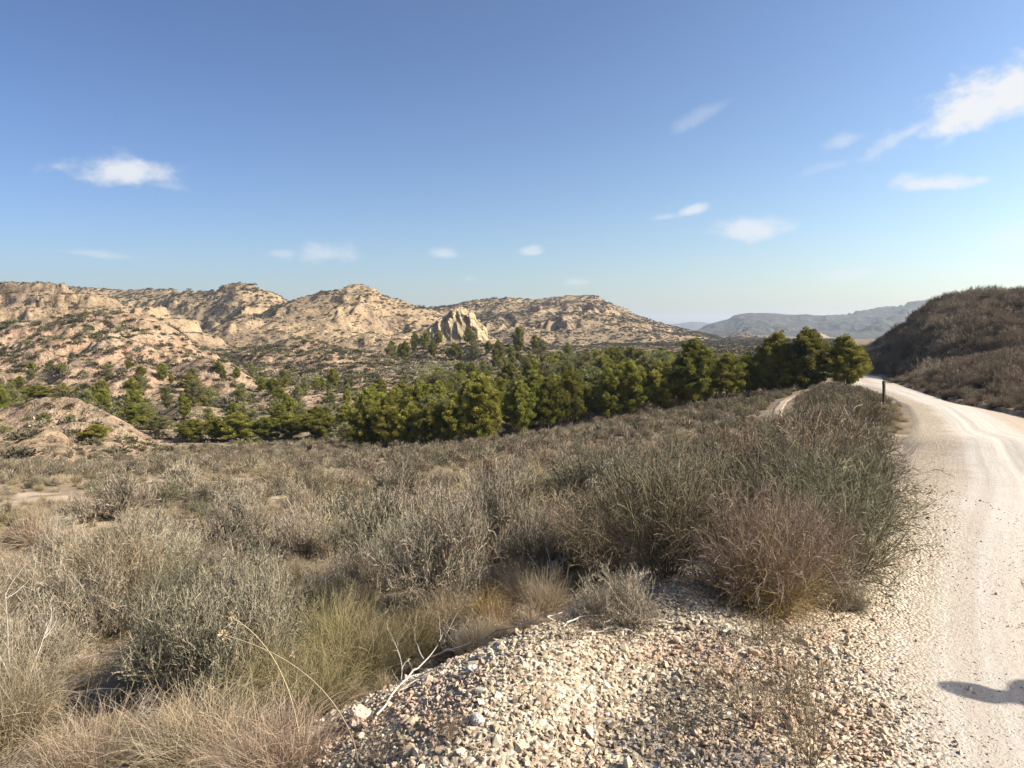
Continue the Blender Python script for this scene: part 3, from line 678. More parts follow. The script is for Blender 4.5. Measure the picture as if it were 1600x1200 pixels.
def shrub_meshes(seed, lod, style):
    """unit shrub: height about 1, returns (stem PB, foliage PB or None)"""
    rng = np.random.RandomState(seed); st, fo = PB(), PB()
    n0, n1, n2, n3, w = {'near': (110, 1000, 5200, 9000, .0052), 'mid': (60, 420, 1700, 2600, .012), 'far': (26, 130, 420, 700, .028)}[lod]
    if style == 'grey':            # rounded, wiry, small pale leaves
        d, a = dome_dirs(n0, rng, 1.25); s0 = np.c_[np.cos(a), np.sin(a), a * 0] * (rng.rand(n0, 1) * .12)
        p0 = grow(s0, d, .55 + .35 * rng.rand(n0) * (.4 + .6 * d[:, 2]), 6, rng, .6, 0, .25)
        s1, d1, _ = spawn(p0, n1, .3, 1, rng, .55); p1 = grow(s1, d1 + [0, 0, .35], .16 + .2 * rng.rand(n1), 5, rng, .8, 0, .5)
        s2, d2, _ = spawn(p1, n2, .2, 1, rng, .6); p2 = grow(s2, d2 + [0, 0, .3], .05 + .09 * rng.rand(n2), 3, rng, .7, 0, .3)
        st.ribbons(p0, w * 2.2, w * 1.2, rng, rng.rand(n0) * .5); st.ribbons(p1, w * 1.3, w * .9, rng, rng.rand(n1) * .7); st.ribbons(p2, w, w * .45, rng, .3 + .7 * rng.rand(n2))
        s3, d3, _ = spawn(p2, n3, .2, 1, rng, .8); fo.leaves(s3, w * {'near': 1.0, 'mid': .6, 'far': .32}[lod] * (3.2 + 2.4 * rng.rand(n3)), rng, rng.rand(n3), aspect=.4, dirv=d3)
    elif style == 'spray':         # fine upright sprays, broom like
        d, a = dome_dirs(n0, rng, .95); s0 = np.c_[np.cos(a), np.sin(a), a * 0] * (rng.rand(n0, 1) * .18)
        p0 = grow(s0, d, .7 + .3 * rng.rand(n0), 7, rng, .45, .25, .1)
        s1, d1, _ = spawn(p0, n1, .15, .95, rng, .42); p1 = grow(s1, d1, .2 + .26 * rng.rand(n1), 6, rng, .8, .5, .2)
        n2b = int(n2 * 1.1); s2, d2, _ = spawn(p1, n2b, .1, 1, rng, .45); p2 = grow(s2, d2 + [0, 0, .1], .06 + .14 * rng.rand(n2b), 4, rng, .8, .5, .1)
        st.ribbons(p0, w * 1.8, w, rng, rng.rand(n0) * .5); st.ribbons(p1, w * 1.1, w * .6, rng, rng.rand(n1)); st.ribbons(p2, w * .8, w * .35, rng, rng.rand(n2b), tonegrad=.15)
        fo = None
    elif style == 'tussock':       # grass tussock, many arching blades
        n = int({'near': 2500, 'mid': 900, 'far': 260}[lod]); d, a = dome_dirs(n, rng, 1.3); s0 = np.c_[np.cos(a), np.sin(a), a * 0] * (rng.rand(n, 1) ** .7 * .25)
        p0 = grow(s0, d + [0, 0, .3], .3 + .8 * rng.rand(n), 7 if lod == 'near' else 5, rng, 1.7, 1.4, .3)
        st.ribbons(p0, w * .95, w * .3, rng, rng.rand(n), tonegrad=.25); fo = None
    elif style == 'sparse':        # thin, see-through weed
        n = 30; d, a = dome_dirs(n, rng, 1.0); p0 = grow(np.zeros((n, 3)), d, .5 + .5 * rng.rand(n), 7, rng, .7, .1, .2)
        s1, d1, _ = spawn(p0, 260, .25, 1, rng, .45); p1 = grow(s1, d1, .1 + .16 * rng.rand(260), 5, rng, .9, 0, .2)
        s2, d2, _ = spawn(p1, 900, .3, 1, rng, .7); p2 = grow(s2, d2, .03 + .05 * rng.rand(900), 3, rng, .8)
        st.ribbons(p0, w * 1.3, w * .8, rng, rng.rand(n) * .6); st.ribbons(p1, w, w * .6, rng, rng.rand(260)); st.ribbons(p2, w * .8, w * .4, rng, rng.rand(900)); fo = None
    k = st.unit(None, {'grey': .66, 'spray': .60, 'tussock': .85, 'sparse': .7}[style])
    if fo: fo.unit(k)
    return st, fo
def dead_branch(seed, n0=7, ln=.7):
    rng = np.random.RandomState(seed); b = PB()
    d, a = dome_dirs(n0, rng, .9); p0 = grow(np.zeros((n0, 3)), d, ln * (.5 + .6 * rng.rand(n0)), 8, rng, .7)
    for p in p0: b.tube(p, np.linspace(.0065, .0022, 8) * (.7 + rng.rand() * .7), 5, tone=rng.rand())
    s1, d1, _ = spawn(p0, n0 * 5, .25, 1, rng, .5); p1 = grow(s1, d1, .10 + .2 * rng.rand(n0 * 5), 6, rng, .8)
    for p in p1: b.tube(p, np.linspace(.0028, .001, 6), 4, tone=rng.rand())
    s2, d2, _ = spawn(p1, n0 * 9, .3, 1, rng, .6); p2 = grow(s2, d2, .04 + .09 * rng.rand(n0 * 9), 4, rng, .8)
    for p in p2: b.tube(p, np.linspace(.0016, .0007, 4), 3, tone=rng.rand())
    return b

def pine_meshes(seed, dusty=False, full=False):
    """Aleppo pine of unit height: (trunk with limbs, crown)"""
    rng = np.random.RandomState(seed); tr, cr = PB(), PB()
    K = 10; lean = rng.normal(size=2) * .05
    zt = np.linspace(0, .9, K); tp = np.c_[lean[0] * zt + .02 * np.sin(zt * 6 + rng.rand() * 6), lean[1] * zt + .02 * np.cos(zt * 7 + rng.rand() * 6), zt - .03]
    tr.tube(tp, np.linspace(.024, .004, K), 7, tone=.4)
    nl = rng.randint(44, 66); cen = []; dirs = []; h0 = rng.uniform(.05, .15); pk = rng.uniform(.55, .85); op = rng.uniform(.25, .5)
    if full: nl, h0, pk, op = 84, .03, .62, .14
    for i in range(nl):
        h = h0 + (.94 - h0) * (i + rng.rand()) / nl
        prof = .34 * (np.sin(np.pi * min(1, (h - h0 + .06) / (1.04 - h0)) ** pk) ** .75) * (1 if h < .8 else (1.12 - h) / .32)
        L = prof * rng.uniform(1 - op, 1 + op); a = i * 2.4 + rng.rand()
        s = np.array([np.interp(h, zt, tp[:, 0]), np.interp(h, zt, tp[:, 1]), h - .03])
        d = np.array([np.cos(a), np.sin(a), rng.uniform(.1, .6)])
        p = grow(s[None], d[None], np.array([L]), 6, rng, .35, 0, .5)[0]
        tr.tube(p, np.linspace(.009, .003, 6) * (1.2 - h * .6), 4, tone=.5)
        m = 4 + int(L * 24)
        for _ in range(m):
            f = rng.uniform(.35, 1.05) * 5; k = min(int(f), 4); c = p[k] * (1 - (f - k)) + p[k + 1] * (f - k)
            cen.append(c + rng.normal(size=3) * [.03, .03, .022]); dirs.append(d * .5 + rng.normal(size=3) * .4 + [0, 0, .6])
    for _ in range(14): cen.append(np.array([tp[-1, 0], tp[-1, 1], .93]) + rng.normal(size=3) * [.035, .035, .04]); dirs.append(np.array([0, 0, 1.]) + rng.normal(size=3) * .3)
    cen = np.array(cen); dirs = norm(np.array(dirs)); nb = 84 if not dusty else 40
    n = len(cen); cl = np.repeat(np.arange(n), nb)
    off = norm(rng.normal(size=(n * nb, 3))) * (rng.rand(n * nb, 1) ** .5) * np.repeat(rng.uniform(.025, .05, n), nb)[:, None] * [1, 1, .8]
    c = cen[cl] + off
    d = norm(off) * .8 + dirs[cl] + rng.normal(size=(n * nb, 3)) * .5
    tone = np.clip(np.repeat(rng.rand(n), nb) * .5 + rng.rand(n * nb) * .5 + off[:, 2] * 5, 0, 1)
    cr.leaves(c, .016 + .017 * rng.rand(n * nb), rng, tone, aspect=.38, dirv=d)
    return tr, cr
# ------------------------------------------------------------------ placement helpers
rng = np.random.RandomState(2024)
def pix_of(x, y, z):
    """where a point of the world shows in the photograph (1600 px wide)"""
    cp, sp_ = math.cos(PITCH), math.sin(PITCH)
    dz = z - CAMZ; f = y * cp - dz * sp_; u = y * sp_ + dz * cp
    return 800 + FPX * x / f, 600 - FPX * u / f
def ground_at(px, py):
    """the point of the terrain seen at a pixel"""
    d = pix_dir(px, py); ys = np.exp(np.linspace(math.log(1.2), math.log(400), 900))
    k = ys / d.y; hz = height(d.x * k, ys); rz = CAMZ + d.z * k
    i = int(np.argmax(rz < hz))
    return d.x * k[i], ys[i], hz[i]
def put_copy(src, loc, s, rz, tilt=(0, 0), parts=(), label=None, group=None):
    r = src.copy(); COL.objects.link(r)
    r.location = loc; r.rotation_euler = (tilt[0], tilt[1], rz); r.scale = s
    if label: r['label'] = label
    if group: r['group'] = group
    for c in parts:
        c2 = c.copy(); COL.objects.link(c2); c2.parent = r
    return r

LIB = {}
def lib(key, n, style, lod, mats, seed):
    out = []
    for i in range(n):
        st, fo = shrub_meshes(seed + i, lod, style)
        out.append((st.mesh(key, [mats[0]]), fo.mesh(key + '_foliage', [mats[-1]]) if fo else None))
    LIB[key] = out
lib('grey_near', 3, 'grey', 'near', (M['twig_grey'], M['leaf_greygreen']), 10)
lib('spray_green_near', 2, 'spray', 'near', (M['green_shrub'],), 20)
lib('spray_brown_near', 2, 'spray', 'near', (M['brown_shrub'],), 22)
lib('spray_red_near', 1, 'spray', 'near', (M['red_broom'],), 24)
lib('tussock_straw_near', 2, 'tussock', 'near', (M['straw'],), 30)
lib('tussock_green_near', 1, 'tussock', 'near', (M['esparto'],), 33)
lib('tussock_ochre_near', 1, 'tussock', 'near', (M['ochre'],), 34)
lib('weed_near', 2, 'sparse', 'near', (M['brown_shrub'],), 36)

def near_shrub(key, var, pos, size, rz, name, label, cat, parts=('branches', 'foliage'), tilt=(0, 0), group=None):
    st, fo = LIB[key][var % len(LIB[key])]
    z = H(pos[0], pos[1]) - .02
    if fo:
        o = empty(name, (pos[0], pos[1], z), label, cat, group, rz); o.scale = size; o.rotation_euler = (tilt[0], tilt[1], rz)
        obj(parts[0], st, parent=o); obj(parts[1], fo, parent=o)
    else:
        o = obj(name, st, label=label, cat=cat, group=group); o.location = (pos[0], pos[1], z); o.scale = size; o.rotation_euler = (tilt[0], tilt[1], rz)
    return o
# hand-placed foreground plants: library, variant, base pixel, depth hint is found from the terrain
FG = [
 ('grey_near', 0, (310, 1085), (.72, .72, .74), 'grey_shrub', 'rounded grey-green shrub with tiny leaves, left of the esparto tussock', 'shrub'),
 ('grey_near', 1, (395, 1065), (.55, .55, .66), 'grey_shrub', 'greyer half of the pair of rounded shrubs behind the straw tussock', 'shrub'),
 ('grey_near', 2, (690, 950), (.80, .80, .95), 'grey_shrub', 'big dark grey wiry shrub in the centre, behind the broken dead branches', 'shrub'),
 ('grey_near', 0, (770, 880), (.72, .72, 1.0), 'grey_shrub', 'tall grey shrub behind the big dark wiry shrub in the centre', 'shrub'),
 ('grey_near', 1, (620, 900), (.5, .5, .6), 'grey_shrub', 'low grey shrub at the left foot of the big central shrub', 'shrub'),
 ('grey_near', 2, (100, 900), (.8, .8, .85), 'grey_shrub', 'wide dead-looking grey shrub at the left edge above the straw grass', 'shrub'),
 ('grey_near', 0, (265, 925), (.7, .7, .7), 'grey_shrub', 'small green-tinged shrub behind the rounded grey-green pair', 'shrub'),
 ('grey_near', 1, (225, 880), (.8, .8, .8), 'grey_shrub', 'bushy grey shrub beyond the small green-tinged shrub at left', 'shrub'),
 ('grey_near', 0, (370, 850), (.8, .8, .9), 'grey_shrub', 'blue-green tinged shrub in the left middle of the slope', 'shrub'),
 ('grey_near', 2, (470, 880), (.75, .75, .8), 'grey_shrub', 'grey shrub beside the pale bare patch left of centre', 'shrub'),
 ('grey_near', 1, (965, 975), (.34, .34, .26), 'grey_shrub', 'small pale leafless shrub at the top edge of the gravel mound', 'shrub'),
 ('spray_brown_near', 0, (940, 905), (.72, .72, .74), 'broom_shrub', 'tall brown broom in deep shade right of the big central shrub', 'shrub'),
 ('spray_brown_near', 1, (1040, 900), (.70, .70, .70), 'broom_shrub', 'brown broom at the head of the narrow gravel strip', 'shrub'),
 ('spray_green_near', 0, (1000, 850), (.85, .85, .75), 'broom_shrub', 'grey-olive broom behind the gravel strip', 'shrub'),
 ('spray_red_near', 0, (1180, 950), (.72, .70, .64), 'broom_shrub', 'reddish brown dry broom arching over its ochre base beside the road', 'shrub'),
 ('spray_red_near', 0, (1245, 935), (.62, .62, .58), 'broom_shrub', 'second reddish broom against the dark green roadside bush', 'shrub'),
 ('tussock_ochre_near', 0, (1195, 955), (.40, .40, .42), 'grass_tussock', 'ochre yellow dry grass at the foot of the reddish broom', 'grass'),
 ('spray_green_near', 0, (1310, 905), (.76, .74, .62), 'broom_shrub', 'dense dark green roadside broom leaning over the gravel shoulder', 'shrub'),
 ('spray_green_near', 1, (1310, 850), (.9, .85, .62), 'broom_shrub', 'dark green broom behind the leaning roadside one, at the road edge', 'shrub'),
 ('spray_green_near', 0, (1250, 830), (1.0, 1.0, .66), 'broom_shrub', 'tall olive broom behind the reddish dry broom', 'shrub'),
 ('spray_green_near', 1, (1340, 785), (.85, .85, .56), 'broom_shrub', 'olive broom bulging over the inner bend of the road', 'shrub'),
 ('spray_green_near', 0, (1150, 830), (1.0, 1.0, .66), 'broom_shrub', 'dark olive broom left of the tallest roadside one', 'shrub'),
 ('spray_brown_near', 1, (1080, 800), (.9, .9, .62), 'broom_shrub', 'brownish broom with bare grey stems near the crest of the verge', 'shrub'),
 ('grey_near', 0, (1325, 958), (.17, .17, .17), 'green_weed', 'small low green weed on the gravel below the roadside broom', 'plant'),
 ('tussock_straw_near', 0, (320, 1200), (.50, .50, .36), 'grass_tussock', 'big dome of straw-coloured dry grass at the bottom edge', 'grass'),
 ('tussock_straw_near', 1, (150, 1235), (.5, .5, .34), 'grass_tussock', 'straw grass tussock in the bottom left corner', 'grass'),
 ('tussock_straw_near', 0, (20, 1150), (.5, .5, .52), 'grass_tussock', 'pale grey-straw tall grass leaning in at the left edge', 'grass'),
 ('tussock_straw_near', 1, (-60, 1060), (.6, .6, .6), 'grass_tussock', 'bleached grass at the far left edge, below the wide grey shrub', 'grass'),
 ('tussock_straw_near', 1, (440, 1215), (.4, .4, .26), 'grass_tussock', 'dry straw tussock right of the big straw dome', 'grass'),
 ('tussock_green_near', 0, (570, 1075), (.46, .46, .42), 'grass_tussock', 'green esparto tussock in the hollow left of the gravel mound', 'grass'),
 ('tussock_green_near', 0, (490, 1120), (.42, .42, .34), 'grass_tussock', 'darker esparto tussock in front of the green one', 'grass'),
 ('tussock_green_near', 0, (640, 1025), (.38, .38, .34), 'grass_tussock', 'esparto tussock nearest the broken dead branches', 'grass'),
 ('tussock_ochre_near', 0, (770, 985), (.26, .26, .28), 'grass_tussock', 'orange-brown dry grass above the pinkish edge of the mound', 'grass'),
 ('tussock_straw_near', 0, (700, 985), (.3, .3, .30), 'grass_tussock', 'straw grass around the dark stump left of the mound top', 'grass'),
 ('tussock_straw_near', 1, (850, 960), (.26, .26, .28), 'grass_tussock', 'straw grass among the white dead stems', 'grass'),
 ('weed_near', 0, (1190, 1010), (.20, .20, .22), 'dry_weed', 'small dead weed fanning up from the gravel', 'plant'),
 ('weed_near', 1, (1175, 1130), (.30, .30, .30), 'dry_weed', 'grey-brown feathery dry weed growing out of the gravel mound', 'plant'),
 ('weed_near', 0, (1250, 1010), (.18, .18, .16), 'dry_weed', 'low dry weed just below the reddish broom', 'plant'),
 ('weed_near', 0, (1270, 1200), (.30, .30, .50), 'dry_weed', 'thin tall stalk weed at the bottom edge right of the mound', 'plant'),
 ('weed_near', 1, (1060, 1150), (.2, .2, .22), 'dry_weed', 'wispy dry weed left of the feathery one', 'plant'),
 ('weed_near', 1, (600, 1190), (.22, .22, .2), 'dry_weed', 'dry weed on the stony left foot of the mound', 'plant'),
 ('weed_near', 0, (1230, 1090), (.22, .22, .26), 'dry_weed', 'wispy weed right of the feathery one, towards the road', 'plant'),
]
FG += [('tussock_green_near', 0, (520, 1030), (.40, .40, .40), 'grass_tussock', 'dark esparto tussock behind the green one in the shaded hollow', 'grass'),
 ('tussock_green_near', 0, (430, 1100), (.40, .40, .34), 'grass_tussock', 'olive grass tuft between the rounded shrub and the straw dome', 'grass'),
 ('spray_brown_near', 0, (560, 985), (.42, .42, .36), 'broom_shrub', 'low brown shrub above the shaded hollow', 'shrub'),
 ('grey_near', 1, (500, 960), (.4, .4, .42), 'grey_shrub', 'small grey shrub under the pale gravelly patch', 'shrub'),
 ('grey_near', 2, (840, 905), (.55, .55, .62), 'grey_shrub', 'grey shrub between the big central one and the shaded brown broom', 'shrub'),
 ('grey_near', 0, (545, 880), (.6, .6, .62), 'grey_shrub', 'grey shrub up the slope from the pale gravelly patch', 'shrub'),
 ('grey_near', 1, (20, 960), (.6, .6, .6), 'grey_shrub', 'grey shrub at the left edge in front of the wide dead-looking one', 'shrub'),
 ('weed_near', 1, (1110, 1080), (.2, .2, .2), 'dry_weed', 'thin dry weed between gravel strip and feathery weed', 'plant'),
 ('weed_near', 0, (700, 1160), (.16, .16, .14), 'dry_weed', 'tiny dry weed on the pinkish side of the mound', 'plant'),
 ('weed_near', 1, (900, 1000), (.16, .16, .16), 'dry_weed', 'tiny dry weed on the crest of the mound', 'plant')]
fgxy = []
for i, (key, var, (px, py), size, name, label, cat) in enumerate(FG):
    g = ground_at(px, min(py, 1260)); fgxy.append((g[0], g[1], size[0]))
    tilt = (0, 0)
    if 'leaning over' in label or 'bulging' in label: tilt = (.05, .15)
    near_shrub(key, var, g, size, i * 1.37, name, label, cat, tilt=tilt)
fgxy = np.array(fgxy)

# dead wood: bleached stems, broken branches, tall seed stalks
def dead(name, px, py, s, rz, tilt, seed, label, n0=7, ln=.7, dz=0):
    b = dead_branch(seed, n0, ln).mesh(name, [M['dead']]); g = ground_at(px, py)
    o = obj(name, b, label=label, cat='dead branches'); o.location = (g[0], g[1], g[2] + dz); o.rotation_euler = (tilt[0], tilt[1], rz); o.scale = (s, s, s)
dead('dead_stems', 860, 925, .50, 0, (0, 0), 1, 'white bare dead stems standing in front of the shaded broom', 9, .75)
dead('dead_stems', 1120, 905, .5, 1, (.1, -.35), 2, 'pale bare stalks rising left of the reddish broom', 12, .8)
dead('broken_branch', 985, 978, .5, .4, (1.35, .3), 3, 'bleached fallen branches along the top edge of the mound', 6, .6, .03)
dead('broken_branch', 690, 1030, .42, 2.6, (1.45, .15), 4, 'forked pale dead branches spilling over the hollow left of the mound', 8, .7, .06)
dead('broken_branch', 620, 1090, .45, 2.0, (1.4, -.3), 5, 'long thin dead branch slanting up from the left foot of the mound', 4, .8, .03)
dead('dead_stems', 30, 1110, 1.0, 0, (0, .45), 6, 'white dry stalks leaning right at the left edge', 8, .85)
dead('broken_branch', 210, 1130, .6, 1.0, (.5, .4), 7, 'pale twig crossing the dark gap left of the straw dome', 5, .6)
def stick(pts, r, label, seed, twigs=3):
    rg = np.random.RandomState(seed); b = PB(); w = []
    for (px, py, hgt) in pts:
        g = ground_at(px, py); w.append((g[0], g[1], g[2] + hgt))
    w = np.array(w); t = np.linspace(0, 1, len(w)); tt_ = np.linspace(0, 1, 14); p = np.stack([np.interp(tt_, t, w[:, i]) for i in range(3)], 1) + rg.normal(size=(14, 3)) * .004
    o0 = p[0].copy(); p = p - o0
    b.tube(p, np.linspace(r, r * .45, 14), 6, tone=.7)
    for k in range(twigs):
        i = rg.randint(3, 11); d = (p[i + 1] - p[i]) + rg.normal(size=3) * .02 + [0, 0, .012]; q = grow(p[i][None], d[None], np.array([rg.uniform(.08, .22)]), 6, rg, .5)[0]; b.tube(q, np.linspace(r * .5, r * .18, 6), 5, tone=rg.rand())
    o = obj('fallen_branch', b.mesh('fallen_branch', [M['dead']]), label=label, cat='dead branches'); o.location = o0
stick([(1052, 982, .03), (1010, 981, .035), (985, 984, .03)], .0075, 'short pale stick lying flat at the right end of the branch litter', 1, 1)
stick([(1000, 985, .02), (975, 962, .06), (960, 940, .12)], .006, 'pale stick leaning up out of the branch litter', 2, 2)
stick([(940, 985, .03), (975, 975, .05), (1005, 962, .09)], .006, 'bleached stick crossing the leaning one in the branch litter', 3, 2)
stick([(588, 1128, .03), (640, 1078, .07), (668, 1052, .08), (735, 1030, .08)], .0055, 'long forked dead branch reaching up beside the rough pinkish lump', 4, 4)
stick([(690, 1038, .05), (770, 1004, .07), (850, 985, .06), (900, 962, .05)], .006, 'long thin branch lying along the left crest of the mound', 5, 3)
stick([(635, 990, .12), (690, 1004, .12), (742, 1012, .08)], .0045, 'curved pale twig above the shaded hollow', 6, 4)
stick([(660, 1062, .1), (648, 1030, .16), (652, 1005, .22)], .004, 'short twig sticking up over the shaded hollow', 7, 2)
stick([(880, 985, .02), (930, 968, .05), (985, 958, .07)], .005, 'brown-grey twig in the litter at the mound crest', 8, 4)
stick([(1010, 1000, .01), (960, 990, .03), (905, 995, .01)], .004, 'thin twig lying on the gravel in front of the litter', 9, 2)
def stalk(name, px, py, top, dpx, label, seed):
    rg = np.random.RandomState(seed); g = ground_at(px, py); b = PB(); K = 14
    t = np.linspace(0, 1, K); side = dpx
    p = np.c_[side * t ** 1.6, .05 * np.sin(t * 3), top * (t - .18 * t ** 3)]
    b.tube(p, np.linspace(.0030, .0016, K), 5, tone=.6)
    th = rg.rand(60) * 6.28; ph = rg.rand(60) * 3.1
    hd = np.c_[np.sin(ph) * np.cos(th), np.sin(ph) * np.sin(th), np.cos(ph)]
    o = obj(name, b.mesh(name, [M['straw']]), label=label, cat='dry stalk'); o.location = g
    h = PB(); h.leaves(p[-1] + hd * .002, .020, rg, dirv=hd, aspect=.5); obj('seed_head', h.mesh('seed_head', [M['straw']]), parent=o)
stalk('seed_stalk', 470, 1190, .75, -.28, 'long arching dry stalk with a round seed head, left of the mound', 1)
stalk('seed_stalk', 560, 1200, .62, -.5, 'low dry stalk bowing left over the straw dome', 2)
stalk('seed_stalk', 430, 1150, .55, .1, 'upright short stalk with seed head in front of the rounded shrub', 3)
stalk('seed_stalk', 130, 1130, .95, .22, 'tall stalk with seed head leaning right at the left side', 4)
stalk('seed_stalk', 80, 1120, .92, .18, 'tall stalk with seed head nearest the left edge', 5)
# dark charred stump on the mound's top edge
b = PB(); K = 9; t = np.linspace(0, 1, K); rs_ = np.random.RandomState(5)
b.tube(np.c_[.012 * np.sin(t * 9), .01 * np.cos(t * 7), t * .26 - .02], np.array([.022, .019, .016, .019, .014, .017, .013, .012, .003]) , 8, tone=.2)
b.tube(np.c_[.01 + .05 * t, .0 * t, .14 + .05 * t], np.linspace(.009, .003, K), 6, tone=.3)
g = ground_at(750, 985); o = obj('burnt_stump', b.mesh('burnt_stump', [mat_simple('charred_wood', (.02, .016, .013), (.06, .045, .035), 60)]), label='thin dark burnt stump upright in the straw grass left of the mound top', cat='stump'); o.location = g

# ------------------------------------------------------------------ marker post
g = P(1384, 640, 30); gx, gy = 17.6, 34.2
gx = (1384 - 800) / FPX * 31.0; gy = 31.0; gz = H(gx, gy)
post = empty('marker_post', (gx, gy, gz - .05), 'slim dark wooden marker post beside the bend of the gravel road', 'post')
def prism(w, h, z0, bev, taper=1.0, K=2):
    c = np.array([(-1, -1 + bev), (-1 + bev, -1), (1 - bev, -1), (1, -1 + bev), (1, 1 - bev), (1 - bev, 1), (-1 + bev, 1), (-1, 1 - bev)]) * w / 2
    v = np.concatenate([np.c_[c, np.full(8, z0)], np.c_[c, np.full(8, z0 + h * .9)], np.c_[c * taper, np.full(8, z0 + h)]])
    q = [(i + k * 8, (i + 1) % 8 + k * 8, (i + 1) % 8 + 8 + k * 8, i + 8 + k * 8) for k in range(2) for i in range(8)]
    me = bpy.data.meshes.new('m'); me.from_pydata([tuple(a) for a in v], [], q + [tuple(range(16, 24)), tuple(range(7, -1, -1))]); return me
m_post = mat_simple('weathered_creosote', (.022, .02, .014), (.06, .05, .035), 30)
ptop = (1.6 + 31 * math.tan(math.atan2(600 - 595, FPX) - PITCH)) - gz
obj('shaft', prism(.10, max(.9, ptop) - .10, 0, .25), m_post, post)
sh = obj('cap', prism(.115, .16, max(.9, ptop) - .10 + .002, .3, .6), mat_simple('dull_green_paint', (.05, .06, .03), (.09, .10, .05), 40), post)
post.rotation_euler = (0, math.radians(-3), .4)

# ------------------------------------------------------------------ person standing on the road to the right, casting the shadow
def make_person(px_, py_):
    root = empty('person', (px_, py_, H(px_, py_) + .012), 'person on the road at the right, only the shadow showing in the frame', 'person', None, R(80))
    V = [(0, 0, .95), (0, 0, 1.12), (0, .01, 1.32), (0, .01, 1.45), (0, 0, 1.53), (0, .015, 1.63), (0, .01, 1.72),
         (.10, 0, .90), (.11, .02, .50), (.11, 0, .09), (.115, .14, .04), (-.10, 0, .90), (-.11, .02, .50), (-.11, 0, .09), (-.115, .14, .04),
         (.19, 0, 1.42), (.23, -.03, 1.15), (.20, .10, .93), (.19, .13, .85), (-.19, 0, 1.42), (-.25, -.03, 1.15), (-.21, .10, .93), (-.20, .13, .85)]
    E = [(0, 1), (1, 2), (2, 3), (3, 4), (4, 5), (5, 6), (0, 7), (7, 8), (8, 9), (9, 10), (0, 11), (11, 12), (12, 13), (13, 14), (3, 15), (15, 16), (16, 17), (17, 18), (3, 19), (19, 20), (20, 21), (21, 22)]
    rad = [.145, .13, .155, .12, .055, .085, .07, .09, .062, .042, .035, .09, .062, .042, .035, .058, .043, .03, .032, .058, .043, .03, .032]
    for sgn, wi in ((1, 18), (-1, 22)):          # hands: four fingers and a thumb, slightly curled
        wx, wy, wz = V[wi]
        for f in range(4):
            k = len(V); ox = (-.5) * 0; yy_ = wy + .028 - .019 * f; L = (.075, .085, .08, .065)[f]
            V += [(wx, yy_, wz - .045), (wx - sgn * .006, yy_ + .004, wz - .045 - L * .55), (wx - sgn * .022, yy_ + .006, wz - .045 - L)]
            E += [(wi, k), (k, k + 1), (k + 1, k + 2)]; rad += [.010, .009, .008]
        k = len(V); V += [(wx - sgn * .01, wy + .04, wz - .015), (wx - sgn * .02, wy + .058, wz - .05)]; E += [(wi, k), (k, k + 1)]; rad += [.011, .009]
    me = bpy.data.meshes.new('body'); me.from_pydata(V, E, [])
    o = bpy.data.objects.new('body', me); COL.objects.link(o); o.parent = root
    sk = o.modifiers.new('Skin', 'SKIN'); o.modifiers.new('Sub', 'SUBSURF').levels = 2; o.modifiers['Sub'].render_levels = 2
    for i, v in enumerate(me.skin_vertices[0].data): v.radius = (rad[i], rad[i] * (.72 if i in (0, 1, 2, 3) else 1)); v.use_root = (i == 0)
    s = NT('skin_and_clothes', .8, .2)
    tcn = s.n.new('ShaderNodeTexCoord'); sx = s.n.new('ShaderNodeSeparateXYZ'); s.l.new(tcn.outputs['Object'], sx.inputs[0])
    zc = sx.outputs[2]; c = s.mix(s.math('GREATER_THAN', zc, .98), (.06, .065, .08), (.10, .16, .22)); c = s.mix(s.math('GREATER_THAN', zc, 1.505), c, (.55, .34, .25))
    c = s.mix(s.math('LESS_THAN', zc, .10), c, (.05, .035, .025))
    hand = s.math('MULTIPLY', s.math('LESS_THAN', zc, .90), s.math('GREATER_THAN', s.math('ABSOLUTE', sx.outputs[0]), .165)); c = s.mix(hand, c, (.55, .34, .25))
    s.done(c); me.materials.append(s.m)
    # hair and sun hat
    b = PB(); th = np.linspace(0, np.pi * .5, 8)
    b.tube(np.array([(0, -.005, 1.64 + .125 * math.sin(a)) for a in th]), np.array([.097 * math.cos(a) + .001 for a in th]), 20)
    obj('hair', b.mesh('hair', [mat_simple('dark_brown_hair', (.03, .018, .01), (.07, .04, .022), 90)]), parent=root)
make_person(4.17, 2.56)
# ------------------------------------------------------------------ pines
PINES = []
for i in range(6):
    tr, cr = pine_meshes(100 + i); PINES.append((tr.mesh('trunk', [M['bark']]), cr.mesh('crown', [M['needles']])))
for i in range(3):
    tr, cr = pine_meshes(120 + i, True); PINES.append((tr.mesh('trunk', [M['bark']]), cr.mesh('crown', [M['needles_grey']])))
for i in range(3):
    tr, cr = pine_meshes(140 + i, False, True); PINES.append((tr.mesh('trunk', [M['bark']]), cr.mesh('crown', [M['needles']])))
PROTO = {}
def pine(var, x, y, h, wid, rz, label, group, z=None):
    """first pine of each form is built from its parts, the others are copies of it and of each part"""
    z = H(x, y) if z is None else z
    if var not in PROTO:
        o = empty('pine_tree', (x, y, z), label, 'tree', group, rz)
        a = obj('trunk', PINES[var][0], parent=o); c = obj('crown', PINES[var][1], parent=o)
        o.scale = (wid, wid, h); PROTO[var] = (o, (a, c)); return o
    o, parts = PROTO[var]
    return put_copy(o, (x, y, z), (wid, wid, h), rz, parts=parts, label=label, group=group)
